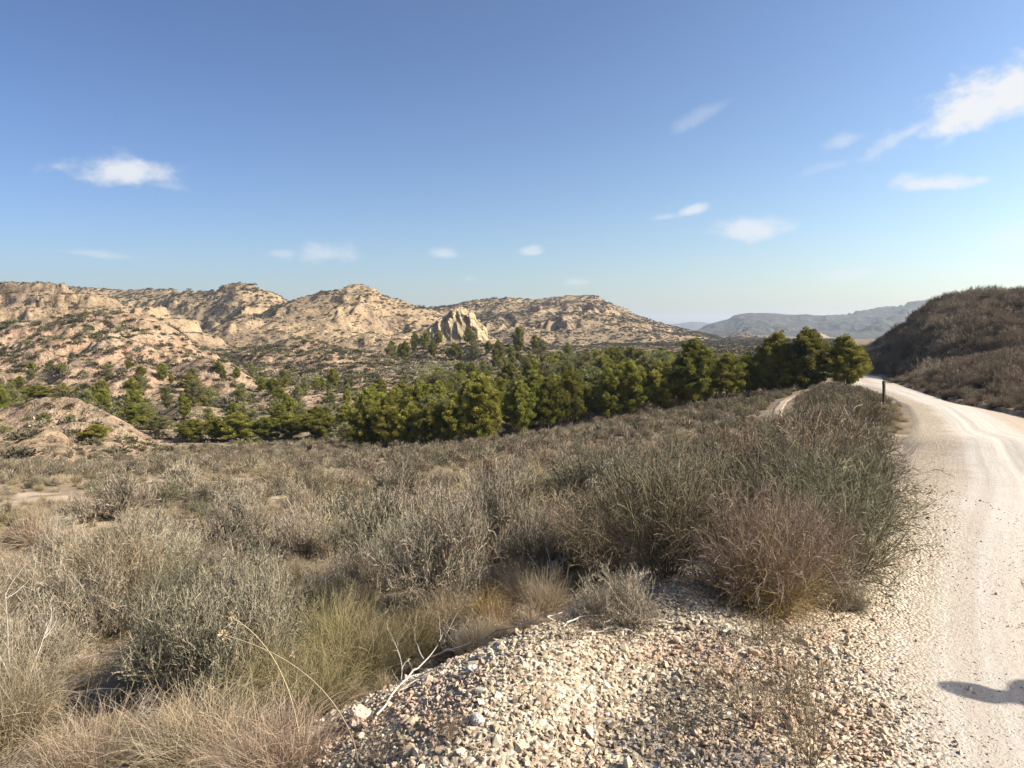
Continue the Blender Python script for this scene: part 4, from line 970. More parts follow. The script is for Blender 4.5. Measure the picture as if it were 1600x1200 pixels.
# front row: px, depth, top py, crown width px, variant, label
ROW = [
 (1325, 66, 524, 60, 9, 'round dark pine standing alone beside the bend of the road'),
 (1264, 67, 513, 76, 10, 'tallest and brightest pine, left of the lone round one by the road'),
 (1212, 68, 519, 62, 11, 'tall pine joined to the left side of the tallest one'),
 (1172, 68, 552, 48, 3, 'shorter pine left of the joined tall pair'),
 (1135, 66, 552, 50, 4, 'short broad pine between the tall pair and the pointed dark pine'),
 (1083, 66, 529, 64, 10, 'pointed tall dark pine in the right half of the front row'),
 (1034, 66, 566, 46, 0, 'low pine just left of the pointed tall dark one'),
 (992, 65, 565, 48, 1, 'bushy pine, second left of the pointed tall dark one'),
 (950, 65, 578, 44, 2, 'dark pine in the middle of the front row with branches to the ground'),
 (893, 64, 574, 40, 3, 'yellow-green topped pine in the middle of the front row'),
 (855, 63, 590, 44, 4, 'pine left of the yellow-green topped one'),
 (812, 62, 596, 46, 5, 'pine with a visible dark trunk left of centre in the front row'),
 (753, 60, 588, 64, 11, 'wide crowned pine standing highest in the left half of the front row'),
 (708, 60, 615, 48, 3, 'pine left of the wide crowned one'),
 (672, 60, 628, 46, 0, 'low bushy pine in the left part of the front row'),
 (636, 61, 633, 46, 2, 'low pine third from the left end of the front row'),
 (602, 61, 634, 50, 4, 'low pine second from the left end of the front row'),
 (572, 62, 624, 52, 9, 'pine at the left end of the front row'),
 (500, 76, 636, 54, 0, 'round pine in the left group, nearest the front row'),
 (455, 78, 646, 46, 1, 'pine second from the right in the left group'),
 (415, 78, 652, 40, 2, 'small pine in the middle of the left group'),
 (375, 77, 645, 54, 3, 'bright rounded pine in the left group'),
 (335, 78, 652, 38, 4, 'slim pine left of the bright rounded one'),
 (298, 77, 655, 48, 5, 'dark dense pine below the pale eroded slope'),
 (245, 82, 650, 40, 6, 'greyish thin pine beside the dark dense one'),
 (212, 92, 632, 42, 1, 'pine in front of the pale hollow at left'),
 (143, 68, 664, 40, 0, 'pine standing alone at left in front of the ochre bare patch'),
 (95, 84, 632, 34, 7, 'thin pine on the rim of the ochre bare slope'),
 (62, 84, 634, 40, 2, 'bushy dark pine on the shaded side of the ochre bare slope'),
 (70, 66, 690, 24, 7, 'tiny thin pine on the ochre bare patch'),
 (225, 88, 655, 30, 3, 'dark little pine in the hollow behind the left group'),
 (545, 70, 660, 34, 6, 'dull pine filling the gap between left group and front row'),
]
pine_xy = []
for i, (px, Y, top, w_, var, lab) in enumerate(ROW):
    x, y, zt = P(px, top, Y); zg = H(x, y); h = max(1.5, (zt - zg) / .99)
    wid = w_ / FPX * Y / .62
    pine(var, x, y, h, wid, i * 2.1, lab, 'pines along the valley edge', zg); pine_xy.append((x, y))
# second row right behind the front one
cnt = 0; pr = np.random.RandomState(77)
def try_pine(px, Y, hmin, hmax, lab, grp, dusty=.35, spacing=2.2, ymax=None):
    global cnt
    x = (px - 800) / FPX * Y
    if pine_xy and min((x - a) ** 2 + (y_ - Y) ** 2 for a, y_ in pine_xy) < spacing ** 2: return
    if road_mask([x], [Y], 1.5, .5)[0] > 0: return
    z = H(x, Y); h = pr.uniform(hmin, hmax)
    if ymax:
        tpx, tpy = pix_of(x, Y, z + h)
        if tpy < ymax: h *= .6; tpx, tpy = pix_of(x, Y, z + h)
        if tpy < ymax - 4: return
    var = pr.randint(6, 9) if pr.rand() < dusty else pr.randint(0, 6)
    tone = 'dusty greyish ' if var > 5 else 'green '; size = 'short ' if h < hmin + .3 * (hmax - hmin) else ('tall ' if h > hmin + .75 * (hmax - hmin) else '')
    ppx = 800 + FPX * x / Y; nb = ['far left edge', 'ochre bare slope', 'pale hollow', 'left group of pines', 'open gap', 'left end of front row', 'wide crowned pine', 'yellow-green topped pine', 'pointed dark pine', 'tall joined pair'][int(np.searchsorted([40, 160, 260, 470, 560, 690, 800, 940, 1110], ppx))]
    dp = 'nearer ' if Y < 105 else ('farther ' if Y < 150 else ('distant '))
    lab = size + tone + lab + ', ' + dp.strip() + ', by ' + nb if 'rock' not in lab else size + lab
    pine(var, x, Y, h, h * pr.uniform(.8, 1.15), pr.rand() * 6, lab, grp, z); pine_xy.append((x, Y)); cnt += 1
def skyl(px): return np.interp(px, [540, 650, 700, 760, 850, 900, 960, 1010, 1060, 1150, 1230], [600, 585, 572, 560, 548, 545, 538, 540, 545, 560, 560])
tries = 0
while cnt < 46 and tries < 3000:
    tries += 1; px = pr.uniform(560, 1215); try_pine(px, pr.uniform(68, 84), 4.0, 5.6, 'pine close behind the front row', 'pines close behind the front row', .25, 2.6, skyl(px))
c1 = cnt
while cnt < c1 + 165 and tries < 9000:
    tries += 1; px = pr.uniform(590, 1240); Y = 84 + 150 * pr.rand() ** 1.2
    try_pine(px, Y, 4.0, 6.2, 'pine in the valley wood', 'pines of the valley wood', .45, 3.2, skyl(px))
c2 = cnt
while cnt < c2 + 105 and tries < 16000:
    tries += 1; px = pr.uniform(-60, 560); Y = pr.uniform(84, 150)
    if 60 < px < 235 and Y < 92: continue
    try_pine(px, Y, 1.8, 4.0, 'pine on the left valley floor', 'pines scattered in the left valley', .5, 3.0, 566)
while cnt < c2 + 130 and tries < 20000:
    tries += 1; px = pr.uniform(600, 900); Y = pr.uniform(235, 262)
    try_pine(px, Y, 4, 7, 'dark pine on the ledges around the pale rock outcrop', 'pines around the rock outcrop', .1, 4, 505)

# ------------------------------------------------------------------ rock outcrop
def rock_outcrop():
    # a wedge of pale limestone: rising blade on the left, massive block on the right, seen across the valley
    D = 275.0
    outl = [(640, 552), (646, 545), (656, 530), (664, 522), (674, 510), (682, 504), (690, 497), (695, 498), (700, 490), (708, 484), (716, 481), (726, 482), (732, 487), (741, 491), (745, 501), (753, 507), (759, 514), (762, 528), (764, 548)]
    n = 170; m = 110; xs = np.linspace(640, 766, n)
    top = np.interp(xs, [a for a, _ in outl], [b for _, b in outl]) - 1
    X = np.array([P(a, 540, D)[0] for a in xs]); Zt = np.array([P(a, b, D)[2] for a, b in zip(xs, top)])
    Zt = Zt + .8 * fbm(X / 3.0, X * 0 + 3, 4, 5)
    z0 = -6.0
    V = []
    v = np.linspace(0, 1, m)          # front foot -> crest -> back foot
    for i in range(n):
        h = max(Zt[i] - z0, .3); dep = 3 + 9 * np.sin(np.pi * min(max(i / (n - 1), .02), .98)) ** .7
        for k in range(m):
            s = v[k] * 2 - 1                                   # -1 front, +1 back
            hh = h * (1 - abs(s) ** 4.5); yv = D + s * dep
            V.append((X[i], yv, z0 + hh))
    V = np.array(V); X_, Y_, Z_ = V.T
    ox = 1.6 * fbm(Z_ / 4 + X_ / 7, Y_ / 5 + X_ / 3, 4, 8); oy = 5.0 * (ridged(X_ / 6.5 + .3 * Z_ / 6, Z_ / 14 + Y_ / 14, 3, 12) - .6) + 1.3 * (ridged(X_ / 1.8, Z_ / 2.6, 3, 16) - .6) + 1.1 * fbm(X_ / 1.6, Z_ / 1.6, 3, 14) + .7 * (ridged(X_ / .8, Z_ / .9, 2, 18) - .6)
    # deep cleft between blade and block
    cl = np.exp(-((X_ - P(698, 520, D)[0]) / 1.8) ** 2) * 3.5 + np.exp(-((X_ - P(712, 520, D)[0]) / 1.2) ** 2) * 2.0
    s_ = np.tile(v * 2 - 1, n); face = 1 - np.abs(s_) ** 4
    V[:, 0] += ox * .5 * face; V[:, 1] += (-oy * 1.0 + np.where(s_ < 0.3, cl, 0)) * face
    q = (np.arange(n - 1)[:, None, None] * m + np.arange(m - 1)[None, :, None] + np.array([0, m, m + 1, 1])[None, None]).reshape(-1, 4)
    me = new_mesh('rock_outcrop', V, q[:, ::1])
    obj('rock_outcrop', me, M['rock'], label='pale yellow limestone rock outcrop standing out in front of the mountains', cat='rock')
rock_outcrop()
# boulders on the mound's left foot
def boulder(px, py, s, seed, label, mat):
    rg = np.random.RandomState(seed); import bmesh
    bm = bmesh.new(); bmesh.ops.create_icosphere(bm, subdivisions=4, radius=1)
    co = np.array([v.co[:] for v in bm.verts]); n = fbm(co[:, 0] * 1.3 + seed, co[:, 1] * 1.3 + co[:, 2], 4, seed); f = ridged(co[:, 0] * 2.5 + co[:, 2] * 1.7, co[:, 1] * 2.5 + seed, 3, seed + 4)
    co = co * (1 + .35 * n[:, None] + .18 * (f[:, None] - .6)) * [1, .8, .65]
    for v, c in zip(bm.verts, co): v.co = c
    me = bpy.data.meshes.new('rock'); bm.to_mesh(me); bm.free()
    g = ground_at(px, py); o = obj('stone', me, mat, label=label, cat='rock'); o.location = (g[0], g[1], g[2] + s * .25); o.scale = (s, s, s); o.rotation_euler = (rg.rand(), rg.rand(), rg.rand() * 6)
s = NT('pinkish_limestone', .9, .1); a_ = s.noise(30, 5); s.done(s.mix(s.rng(a_, .35, .65), (.44, .31, .22), (.64, .52, .38)), s.bump(s.noise(70, 4), .7, .006)); M['pinkrock'] = s.m
s = NT('grey_limestone', .9, .1); a_ = s.noise(30, 5); s.done(s.mix(s.rng(a_, .35, .65), (.28, .26, .24), (.52, .50, .46)), s.bump(s.noise(70, 4), .7, .006)); M['greyrock'] = s.m
boulder(565, 1128, .065, 1, 'rough pinkish lump of rock at the left tip of the gravel mound', M['pinkrock'])
boulder(738, 1050, .030, 2, 'pale grey angular stone on the left crest of the mound', M['greyrock'])
boulder(745, 1130, .034, 3, 'dark grey stone among the pink gravel of the mound', M['greyrock'])
boulder(818, 985, .026, 4, 'small pinkish stone on the top edge of the mound', M['pinkrock'])
boulder(1058, 1005, .026, 5, 'pale flat stone right of the fallen branches', M['pinkrock'])
boulder(415, 935, .07, 6, 'white stone in the gap behind the rounded grey shrubs', M['greyrock'])
# ------------------------------------------------------------------ scattered scrub
lib('grey_mid', 4, 'grey', 'mid', (M['grey_shrub'], M['leaf_greygreen']), 40)
lib('brown_mid', 3, 'spray', 'mid', (M['brown_shrub'],), 50)
lib('green_mid', 3, 'spray', 'mid', (M['green_shrub'],), 55)
lib('straw_mid', 2, 'tussock', 'mid', (M['straw'],), 60)
lib('esparto_mid', 2, 'tussock', 'mid', (M['esparto'],), 63)
lib('grey_far', 3, 'grey', 'far', (M['grey_shrub'], M['leaf_greygreen']), 70)
lib('brown_far', 3, 'spray', 'far', (M['brown_shrub'],), 75)
lib('green_far', 2, 'spray', 'far', (M['green_shrub'],), 80)
lib('straw_far', 2, 'tussock', 'far', (M['straw'],), 84)
lib('esparto_far', 2, 'tussock', 'far', (M['esparto'],), 86)
# grey kinds: stems and leaves joined into one mesh for the mid and far forms (too small to show parts)
def join_pb(seed, lod, style, name, mats):
    st, fo = shrub_meshes(seed, lod, style)
    st.v += fo.v; st.q += [q + st.n for q in fo.q]; st.tone += fo.tone; st.mi += [m * 0 + 1 for m in fo.mi]; st.n += fo.n
    return st.mesh(name, mats)
LIB['grey_mid'] = [(join_pb(40 + i, 'mid', 'grey', 'grey_shrub', [M['grey_shrub'], M['leaf_greygreen']]), None) for i in range(4)]
LIB['grey_far'] = [(join_pb(70 + i, 'far', 'grey', 'grey_shrub', [M['grey_shrub'], M['leaf_greygreen']]), None) for i in range(3)]

def gn_scatter(name, pts, rots, scl, idx, protos, kind, mat=None):
    """one object that scatters a few meshes over points (ground cover nobody could count)"""
    me = bpy.data.meshes.new(name); me.vertices.add(len(pts)); me.vertices.foreach_set('co', np.asarray(pts, np.float32).ravel()); me.update()
    a = me.attributes.new('rot', 'FLOAT_VECTOR', 'POINT'); a.data.foreach_set('vector', np.asarray(rots, np.float32).ravel())
    a = me.attributes.new('scl', 'FLOAT_VECTOR', 'POINT'); a.data.foreach_set('vector', np.asarray(scl, np.float32).ravel())
    a = me.attributes.new('idx', 'INT', 'POINT'); a.data.foreach_set('value', np.asarray(idx, np.int32))
    col = bpy.data.collections.new(name + '_forms')
    for i, p in enumerate(protos): col.objects.link(bpy.data.objects.new('%s_form_%02d' % (name, i), p))
    o = obj(name, me, kind=kind)
    ng = bpy.data.node_groups.new(name, 'GeometryNodeTree'); ng.interface.new_socket('Geometry', in_out='INPUT', socket_type='NodeSocketGeometry'); ng.interface.new_socket('Geometry', in_out='OUTPUT', socket_type='NodeSocketGeometry')
    N, L = ng.nodes, ng.links
    gi, go = N.new('NodeGroupInput'), N.new('NodeGroupOutput'); ip = N.new('GeometryNodeInstanceOnPoints'); ci = N.new('GeometryNodeCollectionInfo')
    ci.inputs[0].default_value = col; ci.inputs['Separate Children'].default_value = True; ci.inputs['Reset Children'].default_value = True
    def na_(n, t):
        a = N.new('GeometryNodeInputNamedAttribute'); a.data_type = t; a.inputs[0].default_value = n; return [q for q in a.outputs if q.enabled][0]
    L.new(gi.outputs[0], ip.inputs['Points']); L.new(ci.outputs[0], ip.inputs['Instance']); ip.inputs['Pick Instance'].default_value = True
    L.new(na_('idx', 'INT'), ip.inputs['Instance Index']); L.new(na_('rot', 'FLOAT_VECTOR'), ip.inputs['Rotation']); L.new(na_('scl', 'FLOAT_VECTOR'), ip.inputs['Scale'])
    L.new(ip.outputs[0], go.inputs[0])
    md = o.modifiers.new('scatter', 'NODES'); md.node_group = ng
    return o

sr = np.random.RandomState(99)
def wedge(n, r0, r1, a0, a1):
    r = np.sqrt(sr.rand(n) * (r1 * r1 - r0 * r0) + r0 * r0); a = np.radians(sr.uniform(a0, a1, n)); return r * np.sin(a), r * np.cos(a)
pxy = np.array(pine_xy)
# --- shrubs of the open slope
x, y = wedge(9500, 5.2, 78, -38, 31)
l, r_ = road_lr(y)
ok = (x < l - .25 - .35 * (y > 8)) & (path_dist(x, y) > .75)
x, y = x[ok], y[ok]
r = np.hypot(x, y)
vy = sr.uniform(6.5, 36, 420); vx = road_lr(vy)[0] - sr.uniform(.25, 3.2, 420) - .5 * np.clip(fbm(vy / 1.7, vy * 0, 2, 7) + .3, 0, 1)     # the verge along the road is thicker
x = np.r_[x, vx]; y = np.r_[y, vy]; r = np.hypot(x, y)
z = height(x, y); bare = bare_mask(x, y)
dens = np.clip(1.0 - .95 * bare + .9 * fbm(x / 4, y / 4, 2, 201), .04, 1) * np.where(r < 12, 1.0, 1)
# keep clear of the gravel mound and of the hand-placed plants
mound = (((x - .3) / 1.5) ** 2 + ((y - 3.0) / 1.9) ** 2 < 1.3) | ((x > .55) & (x < 3.2) & (y < 6.0))
dmin = np.sqrt(((x[:, None] - fgxy[None, :, 0]) ** 2 + (y[:, None] - fgxy[None, :, 1]) ** 2)).min(1)
hz_, _, hd_ = height(x, y, zones=True)
ok = (sr.rand(len(x)) < dens * np.where(hd_ >= 0, .12, 1)) & ~mound & (dmin > .38)
x, y, z, r = x[ok], y[ok], z[ok], r[ok]
# shrubs keep a little distance from each other near the camera
keep = []; 
order = np.argsort(r)
for i in order:
    sp_min = .60 if r[i] < 14 else .68
    if r[i] < 40 and keep:
        k = np.array(keep[-400:]); 
        if ((x[k] - x[i]) ** 2 + (y[k] - y[i]) ** 2).min() < sp_min ** 2: continue
    keep.append(i)
keep = np.array(keep); x, y, z, r = x[keep], y[keep], z[keep], r[keep]
zone = fbm(x / 6, y / 6, 3, 211); az = np.degrees(np.arctan2(x, y))
u = sr.rand(len(x)) + .35 * zone
# right verge: olive brooms; slope: grey; valley floor: more straw and green
right = sstep(4, 20, az) * .45
kind = np.where(u < .36 - right * .35, 0, np.where(u < .58, 1, np.where(u < .70 + right * .45, 2, np.where(u < .88, 3, 4))))
KN = ['grey', 'brown', 'green', 'straw', 'esparto']
NM = ['grey_shrub', 'brown_broom', 'olive_broom', 'grass_tussock', 'esparto_tussock']
DESC = ['round grey twiggy shrub', 'dry brown upright shrub', 'dark olive broom shrub', 'small straw-coloured grass tussock', 'yellow-green grass tussock']
CAT = ['shrub', 'shrub', 'shrub', 'grass', 'grass']
base = np.array([.60, .60, .62, .40, .40])[kind]
sc = base * np.clip(sr.lognormal(-.05, .33, len(x)), .4, 1.6)
sc = sc * (1 - .35 * right)
lv, _ = road_lr(y); verge = (lv - x < 3.0) & (y > 10); sc = np.where(verge & (kind < 3), sr.uniform(.5, .72, len(x)), sc)
def size_word(s, kd):
    q = s / [.60, .60, .62, .40, .40][kd]
    return 'small ' if q < .85 else ('large ' if q > 1.12 else '')
def zone_words(px, rr):
    col_ = ['far left', 'left', 'centre left', 'centre', 'right', 'road'][int(np.clip(px // 260, 0, 5))]
    dep = ['right behind the foreground plants', 'just beyond the foreground plants', 'on the near slope', 'halfway down the slope', 'on the lower slope', 'near the foot of the pines'][int(np.searchsorted([8, 11, 16, 26, 42], rr))]
    return dep + ', ' + col_ + ' side'
for (qx, qy, bY, bwx, bwy) in BARE:           # only low plants round the bare patches
    c = P(qx, qy, bY); e = ((x - c[0]) / (bwx * 1.2)) ** 2 + ((y - c[1] + bwy * .6) / (bwy * 1.7)) ** 2; sc = np.where(e < 1, sc * .62, sc)
sc = sc * (1 - .30 * sstep(18, 34, r)); ppx_, _ = pix_of(x, y, z); sc = np.where((np.abs(ppx_ - 1384) < 22) & (r > 14) & (r < 36), sc * .55, sc)
rest = []
for kd in range(5):
    ids = np.where(kind == kd)[0]
    px_, _ = pix_of(x[ids], y[ids], z[ids]); vis = (px_ > -60) & (px_ < 1500)
    ids_v = ids[vis]; ids_v = ids_v[np.argsort(-(sc[ids_v] / r[ids_v]))][:285]
    chosen = set(ids_v.tolist()); rest += [i for i in ids if i not in chosen]
    protos = {}
    for i in ids_v:
        lod = 'near' if r[i] < 8.5 else ('mid' if r[i] < 30 else 'far')
        key = {'near': ['grey_near', 'spray_brown_near', 'spray_green_near', 'tussock_straw_near', 'tussock_green_near'][kd], 'mid': KN[kd] + '_mid', 'far': KN[kd] + '_far'}[lod]
        v = sr.randint(len(LIB[key])); st, fo = LIB[key][v]
        pxv, _ = pix_of(x[i], y[i], z[i]); lab = size_word(sc[i], kd) + DESC[kd].replace('small ', '') + ' ' + zone_words(pxv, r[i]); grp = NM[kd].replace('_', ' ') + 's of the scrub slope'
        s3 = (sc[i] * sr.uniform(.9, 1.2), sc[i] * sr.uniform(.9, 1.2), sc[i] * sr.uniform(.8, 1.15)); loc = (x[i], y[i], z[i] - .03); rz = sr.rand() * 6.28; tl = (sr.normal() * .06, sr.normal() * .06)
        pk = (key, v)
        if pk not in protos:
            if fo:
                o = empty(NM[kd], loc, lab, CAT[kd], grp, rz); pa = (obj('branches', st, parent=o), obj('foliage', fo, parent=o))
            else:
                o = obj(NM[kd], st, label=lab, cat=CAT[kd], group=grp); pa = ()
            o.location = loc; o.scale = s3; o.rotation_euler = (*tl, rz); protos[pk] = (o, pa)
        else:
            o, pa = protos[pk]; put_copy(o, loc, s3, rz, tl, pa, lab, grp)
rest = np.array(rest)
forms = [LIB['grey_far'][i][0] for i in range(3)] + [LIB['brown_far'][i][0] for i in range(3)] + [LIB['green_far'][i][0] for i in range(2)] + [LIB['straw_far'][i][0] for i in range(2)] + [LIB['esparto_far'][i][0] for i in range(2)]
offs = np.array([0, 3, 6, 8, 10]); cnts = np.array([3, 3, 2, 2, 2])
idx = offs[kind[rest]] + (sr.rand(len(rest)) * cnts[kind[rest]]).astype(int)
def rots(n, t=.06): return np.c_[sr.normal(size=n) * t, sr.normal(size=n) * t, sr.rand(n) * 6.28]
o = gn_scatter('scrub', np.c_[x[rest], y[rest], z[rest] - .03], rots(len(rest)), np.repeat(sc[rest][:, None], 3, 1), idx, forms, 'stuff')
tag(o, 'low mixed scrub filling the slope between the bigger shrubs', 'scrub')

# --- thin dry grass between the shrubs
x, y = wedge(4200, 3.0, 34, -38, 30); l, _ = road_lr(y); ok = (x < l - .2) & (path_dist(x, y) > .4) & ~((((x - .3) / 1.3) ** 2 + ((y - 2.9) / 1.6) ** 2 < 1.0)) & ~((x > .5) & (x < 3.2) & (y < 5.5)); x, y = x[ok], y[ok]
b = bare_mask(x, y); ok = sr.rand(len(x)) > b * 1.2; x, y = x[ok], y[ok]; z = height(x, y); n = len(x); r = np.hypot(x, y)
forms = [LIB['straw_mid'][0][0], LIB['straw_mid'][1][0], LIB['esparto_mid'][0][0], LIB['brown_mid'][0][0]]
g1 = sr.uniform(.08, .20, n)
o = gn_scatter('dry_grass', np.c_[x, y, z - .01], rots(n, .12), np.c_[g1, g1, g1 * sr.uniform(.7, 1.2, n)], sr.choice(4, n, p=[.4, .25, .2, .15]), forms, 'stuff')
tag(o, 'thin dry grass growing between the shrubs', 'grass')

# --- scrub of the valley floor and the nearer hills
def clump_mesh(seed, mat, n=150, sz=.22):
    rg = np.random.RandomState(seed); b = PB(); d, a = dome_dirs(n, rg, 1.5); c = d * (.25 + .25 * rg.rand(n, 1)) * [1, 1, .85] * (1 + .3 * np.sin(a * 3 + seed))[:, None]
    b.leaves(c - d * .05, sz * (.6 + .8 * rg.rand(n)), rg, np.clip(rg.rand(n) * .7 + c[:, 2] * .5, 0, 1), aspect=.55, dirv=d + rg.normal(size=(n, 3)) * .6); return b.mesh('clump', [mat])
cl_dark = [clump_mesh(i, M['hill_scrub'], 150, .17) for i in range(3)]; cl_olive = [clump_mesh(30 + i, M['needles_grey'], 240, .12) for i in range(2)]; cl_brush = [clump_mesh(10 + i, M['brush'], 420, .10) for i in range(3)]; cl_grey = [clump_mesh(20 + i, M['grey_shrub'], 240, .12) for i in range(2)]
x, y = wedge(36000, 60, 260, -38, 22); z, ml, hid = height(x, y, zones=True); r = np.hypot(x, y)
d0 = fbm(x / 12, y / 12, 3, 221); ok = (sr.rand(len(x)) < np.clip(.6 + .5 * d0, .1, .98) * np.where(hid >= 0, .9, .6) * np.where((hid >= 1) & (hid <= 5) & (r < 170), .4, 1) * np.where(bare_mask(x, y) > .8, .25, 1)) & ((hid >= 0) | (r > 76)) & (road_mask(x, y, 1) < .1) & (path_dist(x, y) > 1)
x, y, z, r, hid, ml = x[ok], y[ok], z[ok], r[ok], hid[ok], ml[ok]; n = len(x)
s1 = np.minimum(sr.lognormal(0, .45, n), 2.0) * np.where(hid >= 0, .92, 1.2) * np.where(r > 150, 1.15, 1) * np.where((hid < 0) & (r < 115), .65, 1)
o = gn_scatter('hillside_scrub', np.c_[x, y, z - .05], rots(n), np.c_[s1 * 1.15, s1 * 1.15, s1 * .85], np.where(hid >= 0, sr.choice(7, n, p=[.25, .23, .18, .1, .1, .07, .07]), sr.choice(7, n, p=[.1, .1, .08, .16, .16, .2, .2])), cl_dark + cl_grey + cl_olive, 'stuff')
tag(o, 'dark low bushes dotted over the valley floor and the pinkish marl hills', 'scrub')
x, y = wedge(150000, 255, 1150, -37, 24); z, ml, hid = height(x, y, zones=True); r = np.hypot(x, y)
d0 = fbm(x / 30, y / 30, 3, 231); ok = (sr.rand(len(x)) < np.clip(.55 + .5 * d0, .12, .95)); x, y, z, r = x[ok], y[ok], z[ok], r[ok]; n = len(x)
s1 = sr.lognormal(0, .4, n) * 1.05 * np.clip(r / 400, .9, 1.5)
o = gn_scatter('mountain_scrub', np.c_[x, y, z - .1], rots(n), np.c_[s1 * 1.2, s1 * 1.2, s1 * .8], sr.choice(3, n), cl_dark, 'stuff')
tag(o, 'dark bushes speckling the limestone mountains', 'scrub')

# --- scrub hill on the right
x, y = wedge(64000, 6, 190, 22, 50); _, rr = road_lr(y); ok = (x > rr + .25) | (y > 139); x, y = x[ok], y[ok]
z, ml, hid = height(x, y, zones=True); ok = (hid == IR) | (x < np.interp(y, RY, RRX) + 12); x, y, z = x[ok], y[ok], z[ok]; r = np.hypot(x, y)
_, rr = road_lr(y); dr = x - rr
d0 = fbm(x / 7, y / 7, 3, 241); ok = sr.rand(len(x)) < np.clip(.42 + .8 * d0, .06, 1) * np.where(r > 60, .55, .9); x, y, z, r, dr = x[ok], y[ok], z[ok], r[ok], dr[ok]
n = len(x); px0_, _ = pix_of(x, y, z); s1 = .85 * sr.lognormal(0, .42, n) * (1.0 + 1.3 * np.exp(-(dr / 14) ** 2) * sstep(1, 3, dr)) * .95 * np.where(dr < 2.2, .45, 1); s1 = np.minimum(s1, np.where(px0_ > 1600, 1.0, 1.6) * sstep(-1, 6, dr) + .25)
# the biggest-looking ones stand as bushes of their own
px_, py_ = pix_of(x, y, z); vis = (px_ > 1340) & (px_ < 1640) & (r > 12)
ap = np.where(vis, s1 / r, 0); big = np.argsort(-ap)[:285]
bx = [join_pb(300 + i, 'near' if i < 4 else 'mid', 'grey', 'bush', [M['brush'], M['brush']]) for i in range(6)]
prot = {}
for i in big:
    v = sr.randint(6); s_ = min(s1[i] * .82, 1.5); lab = ('big ' if s_ > 1.1 else 'small ' if s_ < .7 else '') + ('brown bushy shrub at the edge of the road' if dr[i] < 4 else 'brown rounded bush at the hill foot' if z[i] < 2 else 'brown bush up the right-hand hill') + ', ' + ['by the road bend', 'beyond the marker post', 'right of the marker post', 'near the right edge'][int(np.searchsorted([1400, 1470, 1540], px_[i]))] + (', nearest ones' if r[i] < 45 else ', farther up' if r[i] > 80 else ''); loc = (x[i], y[i], z[i] - .06); s3 = (s_ * 1.1, s_ * 1.1, s_); rz = sr.rand() * 6.28
    if v not in prot:
        o = obj('hill_bush', bx[v], label=lab, cat='shrub', group='bushes on the right-hand hill'); o.location = loc; o.scale = s3; o.rotation_euler = (0, 0, rz); prot[v] = o
    else: put_copy(prot[v], loc, s3, rz, label=lab, group='bushes on the right-hand hill')
m = np.ones(n, bool); m[big] = False
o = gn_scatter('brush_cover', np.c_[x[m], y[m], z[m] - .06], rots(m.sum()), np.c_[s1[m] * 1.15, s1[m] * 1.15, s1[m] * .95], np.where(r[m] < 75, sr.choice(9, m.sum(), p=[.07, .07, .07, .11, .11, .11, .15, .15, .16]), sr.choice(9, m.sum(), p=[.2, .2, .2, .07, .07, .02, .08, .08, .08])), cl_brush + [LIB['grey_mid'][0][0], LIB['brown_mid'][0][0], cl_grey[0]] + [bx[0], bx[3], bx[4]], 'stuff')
tag(o, 'dense brown brush covering the shaded right-hand hill', 'scrub')

# ------------------------------------------------------------------ loose gravel
def pebble_mesh(seed):
    import bmesh
    rg = np.random.RandomState(seed); bm = bmesh.new(); pts = rg.normal(size=(13, 3)); pts = norm(pts) * rg.uniform(.75, 1.1, (13, 1)) * [1, rg.uniform(.6, .95), rg.uniform(.45, .75)]
    for p in pts: bm.verts.new(p)
    bmesh.ops.convex_hull(bm, input=bm.verts); me = bpy.data.meshes.new('pebble'); bm.to_mesh(me); bm.free(); me.materials.append(M['pebble']); return me
pebs = [pebble_mesh(i) for i in range(8)]
def pebble_field(n, x0, x1, y0, y1): return sr.uniform(x0, x1, n), sr.uniform(y0, y1, n)
x, y = pebble_field(240000, -1.6, 4.2, 1.7, 9.0)
l, _ = road_lr(y); um_ = (x - l) * .9
dens = np.maximum(np.exp(-((((x - .35) / 1.25) ** 2 + ((y - 2.9) / 1.35) ** 2) ** 1.6)) * 1.0, np.clip(1.2 - ((x - .95) / .55) ** 2 - ((y - 4.3) / 1.1) ** 2, 0, 1))
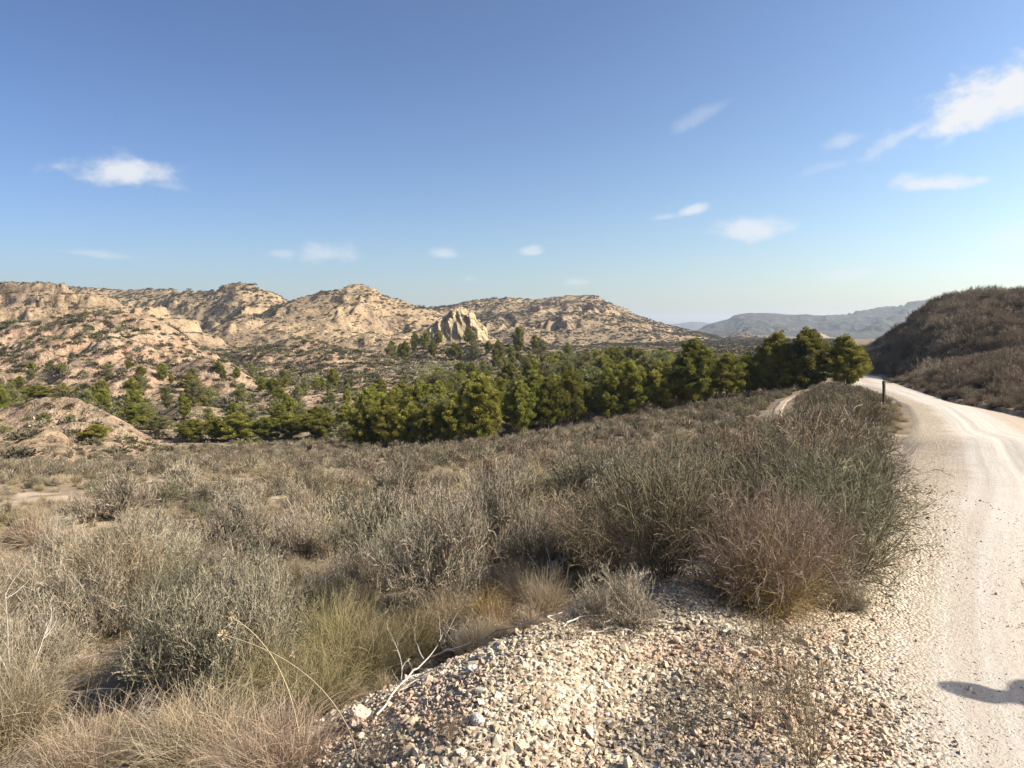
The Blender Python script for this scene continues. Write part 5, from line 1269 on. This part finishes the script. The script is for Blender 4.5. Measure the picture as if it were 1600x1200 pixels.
dens = np.maximum(dens, (um_ > -.75) * (1 - sstep(.25, 1.05, um_)) * np.clip(1.15 - (y - 4) / 6, .2, 1) * .8)
dens = np.maximum(dens, .10 * (um_ > 0)); dens = np.maximum(dens, .75 * ((y < 2.9) & (x > -.9) & (x < 1.5)))
dens = np.maximum(dens, .35 * np.exp(-(((x + .9) / .6) ** 2 + ((y - 3) / .8) ** 2)))
ok = sr.rand(len(x)) < dens * np.clip(.75 + .6 * fbm(x / .5, y / .5, 3, 261), .25, 1); x, y, um_ = x[ok], y[ok], um_[ok]
px_, py_ = pix_of(x, y, height(x, y)); ok = (py_ < 1270) & (px_ < 1660) & (px_ > 300); x, y, um_ = x[ok], y[ok], um_[ok]
n = len(x); z = height(x, y) + np.where(um_ > 0, .012, 0)
s1 = np.clip(sr.lognormal(math.log(.0078), .48, n), .004, .034) * (1 - .55 * sstep(.5, 1.2, um_))
o = gn_scatter('gravel', np.c_[x, y, z + s1 * .35], rots(n, .5), np.c_[s1, s1, s1], sr.randint(0, 8, n), pebs, 'stuff')
tag(o, 'loose pale crushed limestone on the mound and the road shoulder', 'gravel')
HAZE = 0.00012
# ------------------------------------------------------------------ haze: clear dry air with a little dust
hm = bpy.data.materials.new('haze'); hm.use_nodes = True
hn, hl = hm.node_tree.nodes, hm.node_tree.links
for n_ in list(hn):
    if n_.type != 'OUTPUT_MATERIAL': hn.remove(n_)
pv = hn.new('ShaderNodeVolumePrincipled'); pv.inputs['Color'].default_value = (.74, .85, 1.0, 1); pv.inputs['Density'].default_value = HAZE; pv.inputs['Anisotropy'].default_value = .2
hl.new(pv.outputs[0], hn['Material Output'].inputs['Volume'])
bx0, bx1, by0, by1, bz0, bz1 = -9000, 9000, -700, 9000, -260, 190
v = [(a, b, c) for a in (bx0, bx1) for b in (by0, by1) for c in (bz0, bz1)]
me = bpy.data.meshes.new('haze'); me.from_pydata(v, [], [(0, 1, 3, 2), (4, 6, 7, 5), (0, 4, 5, 1), (2, 3, 7, 6), (0, 2, 6, 4), (1, 5, 7, 3)])
obj('haze', me, hm, kind='stuff')
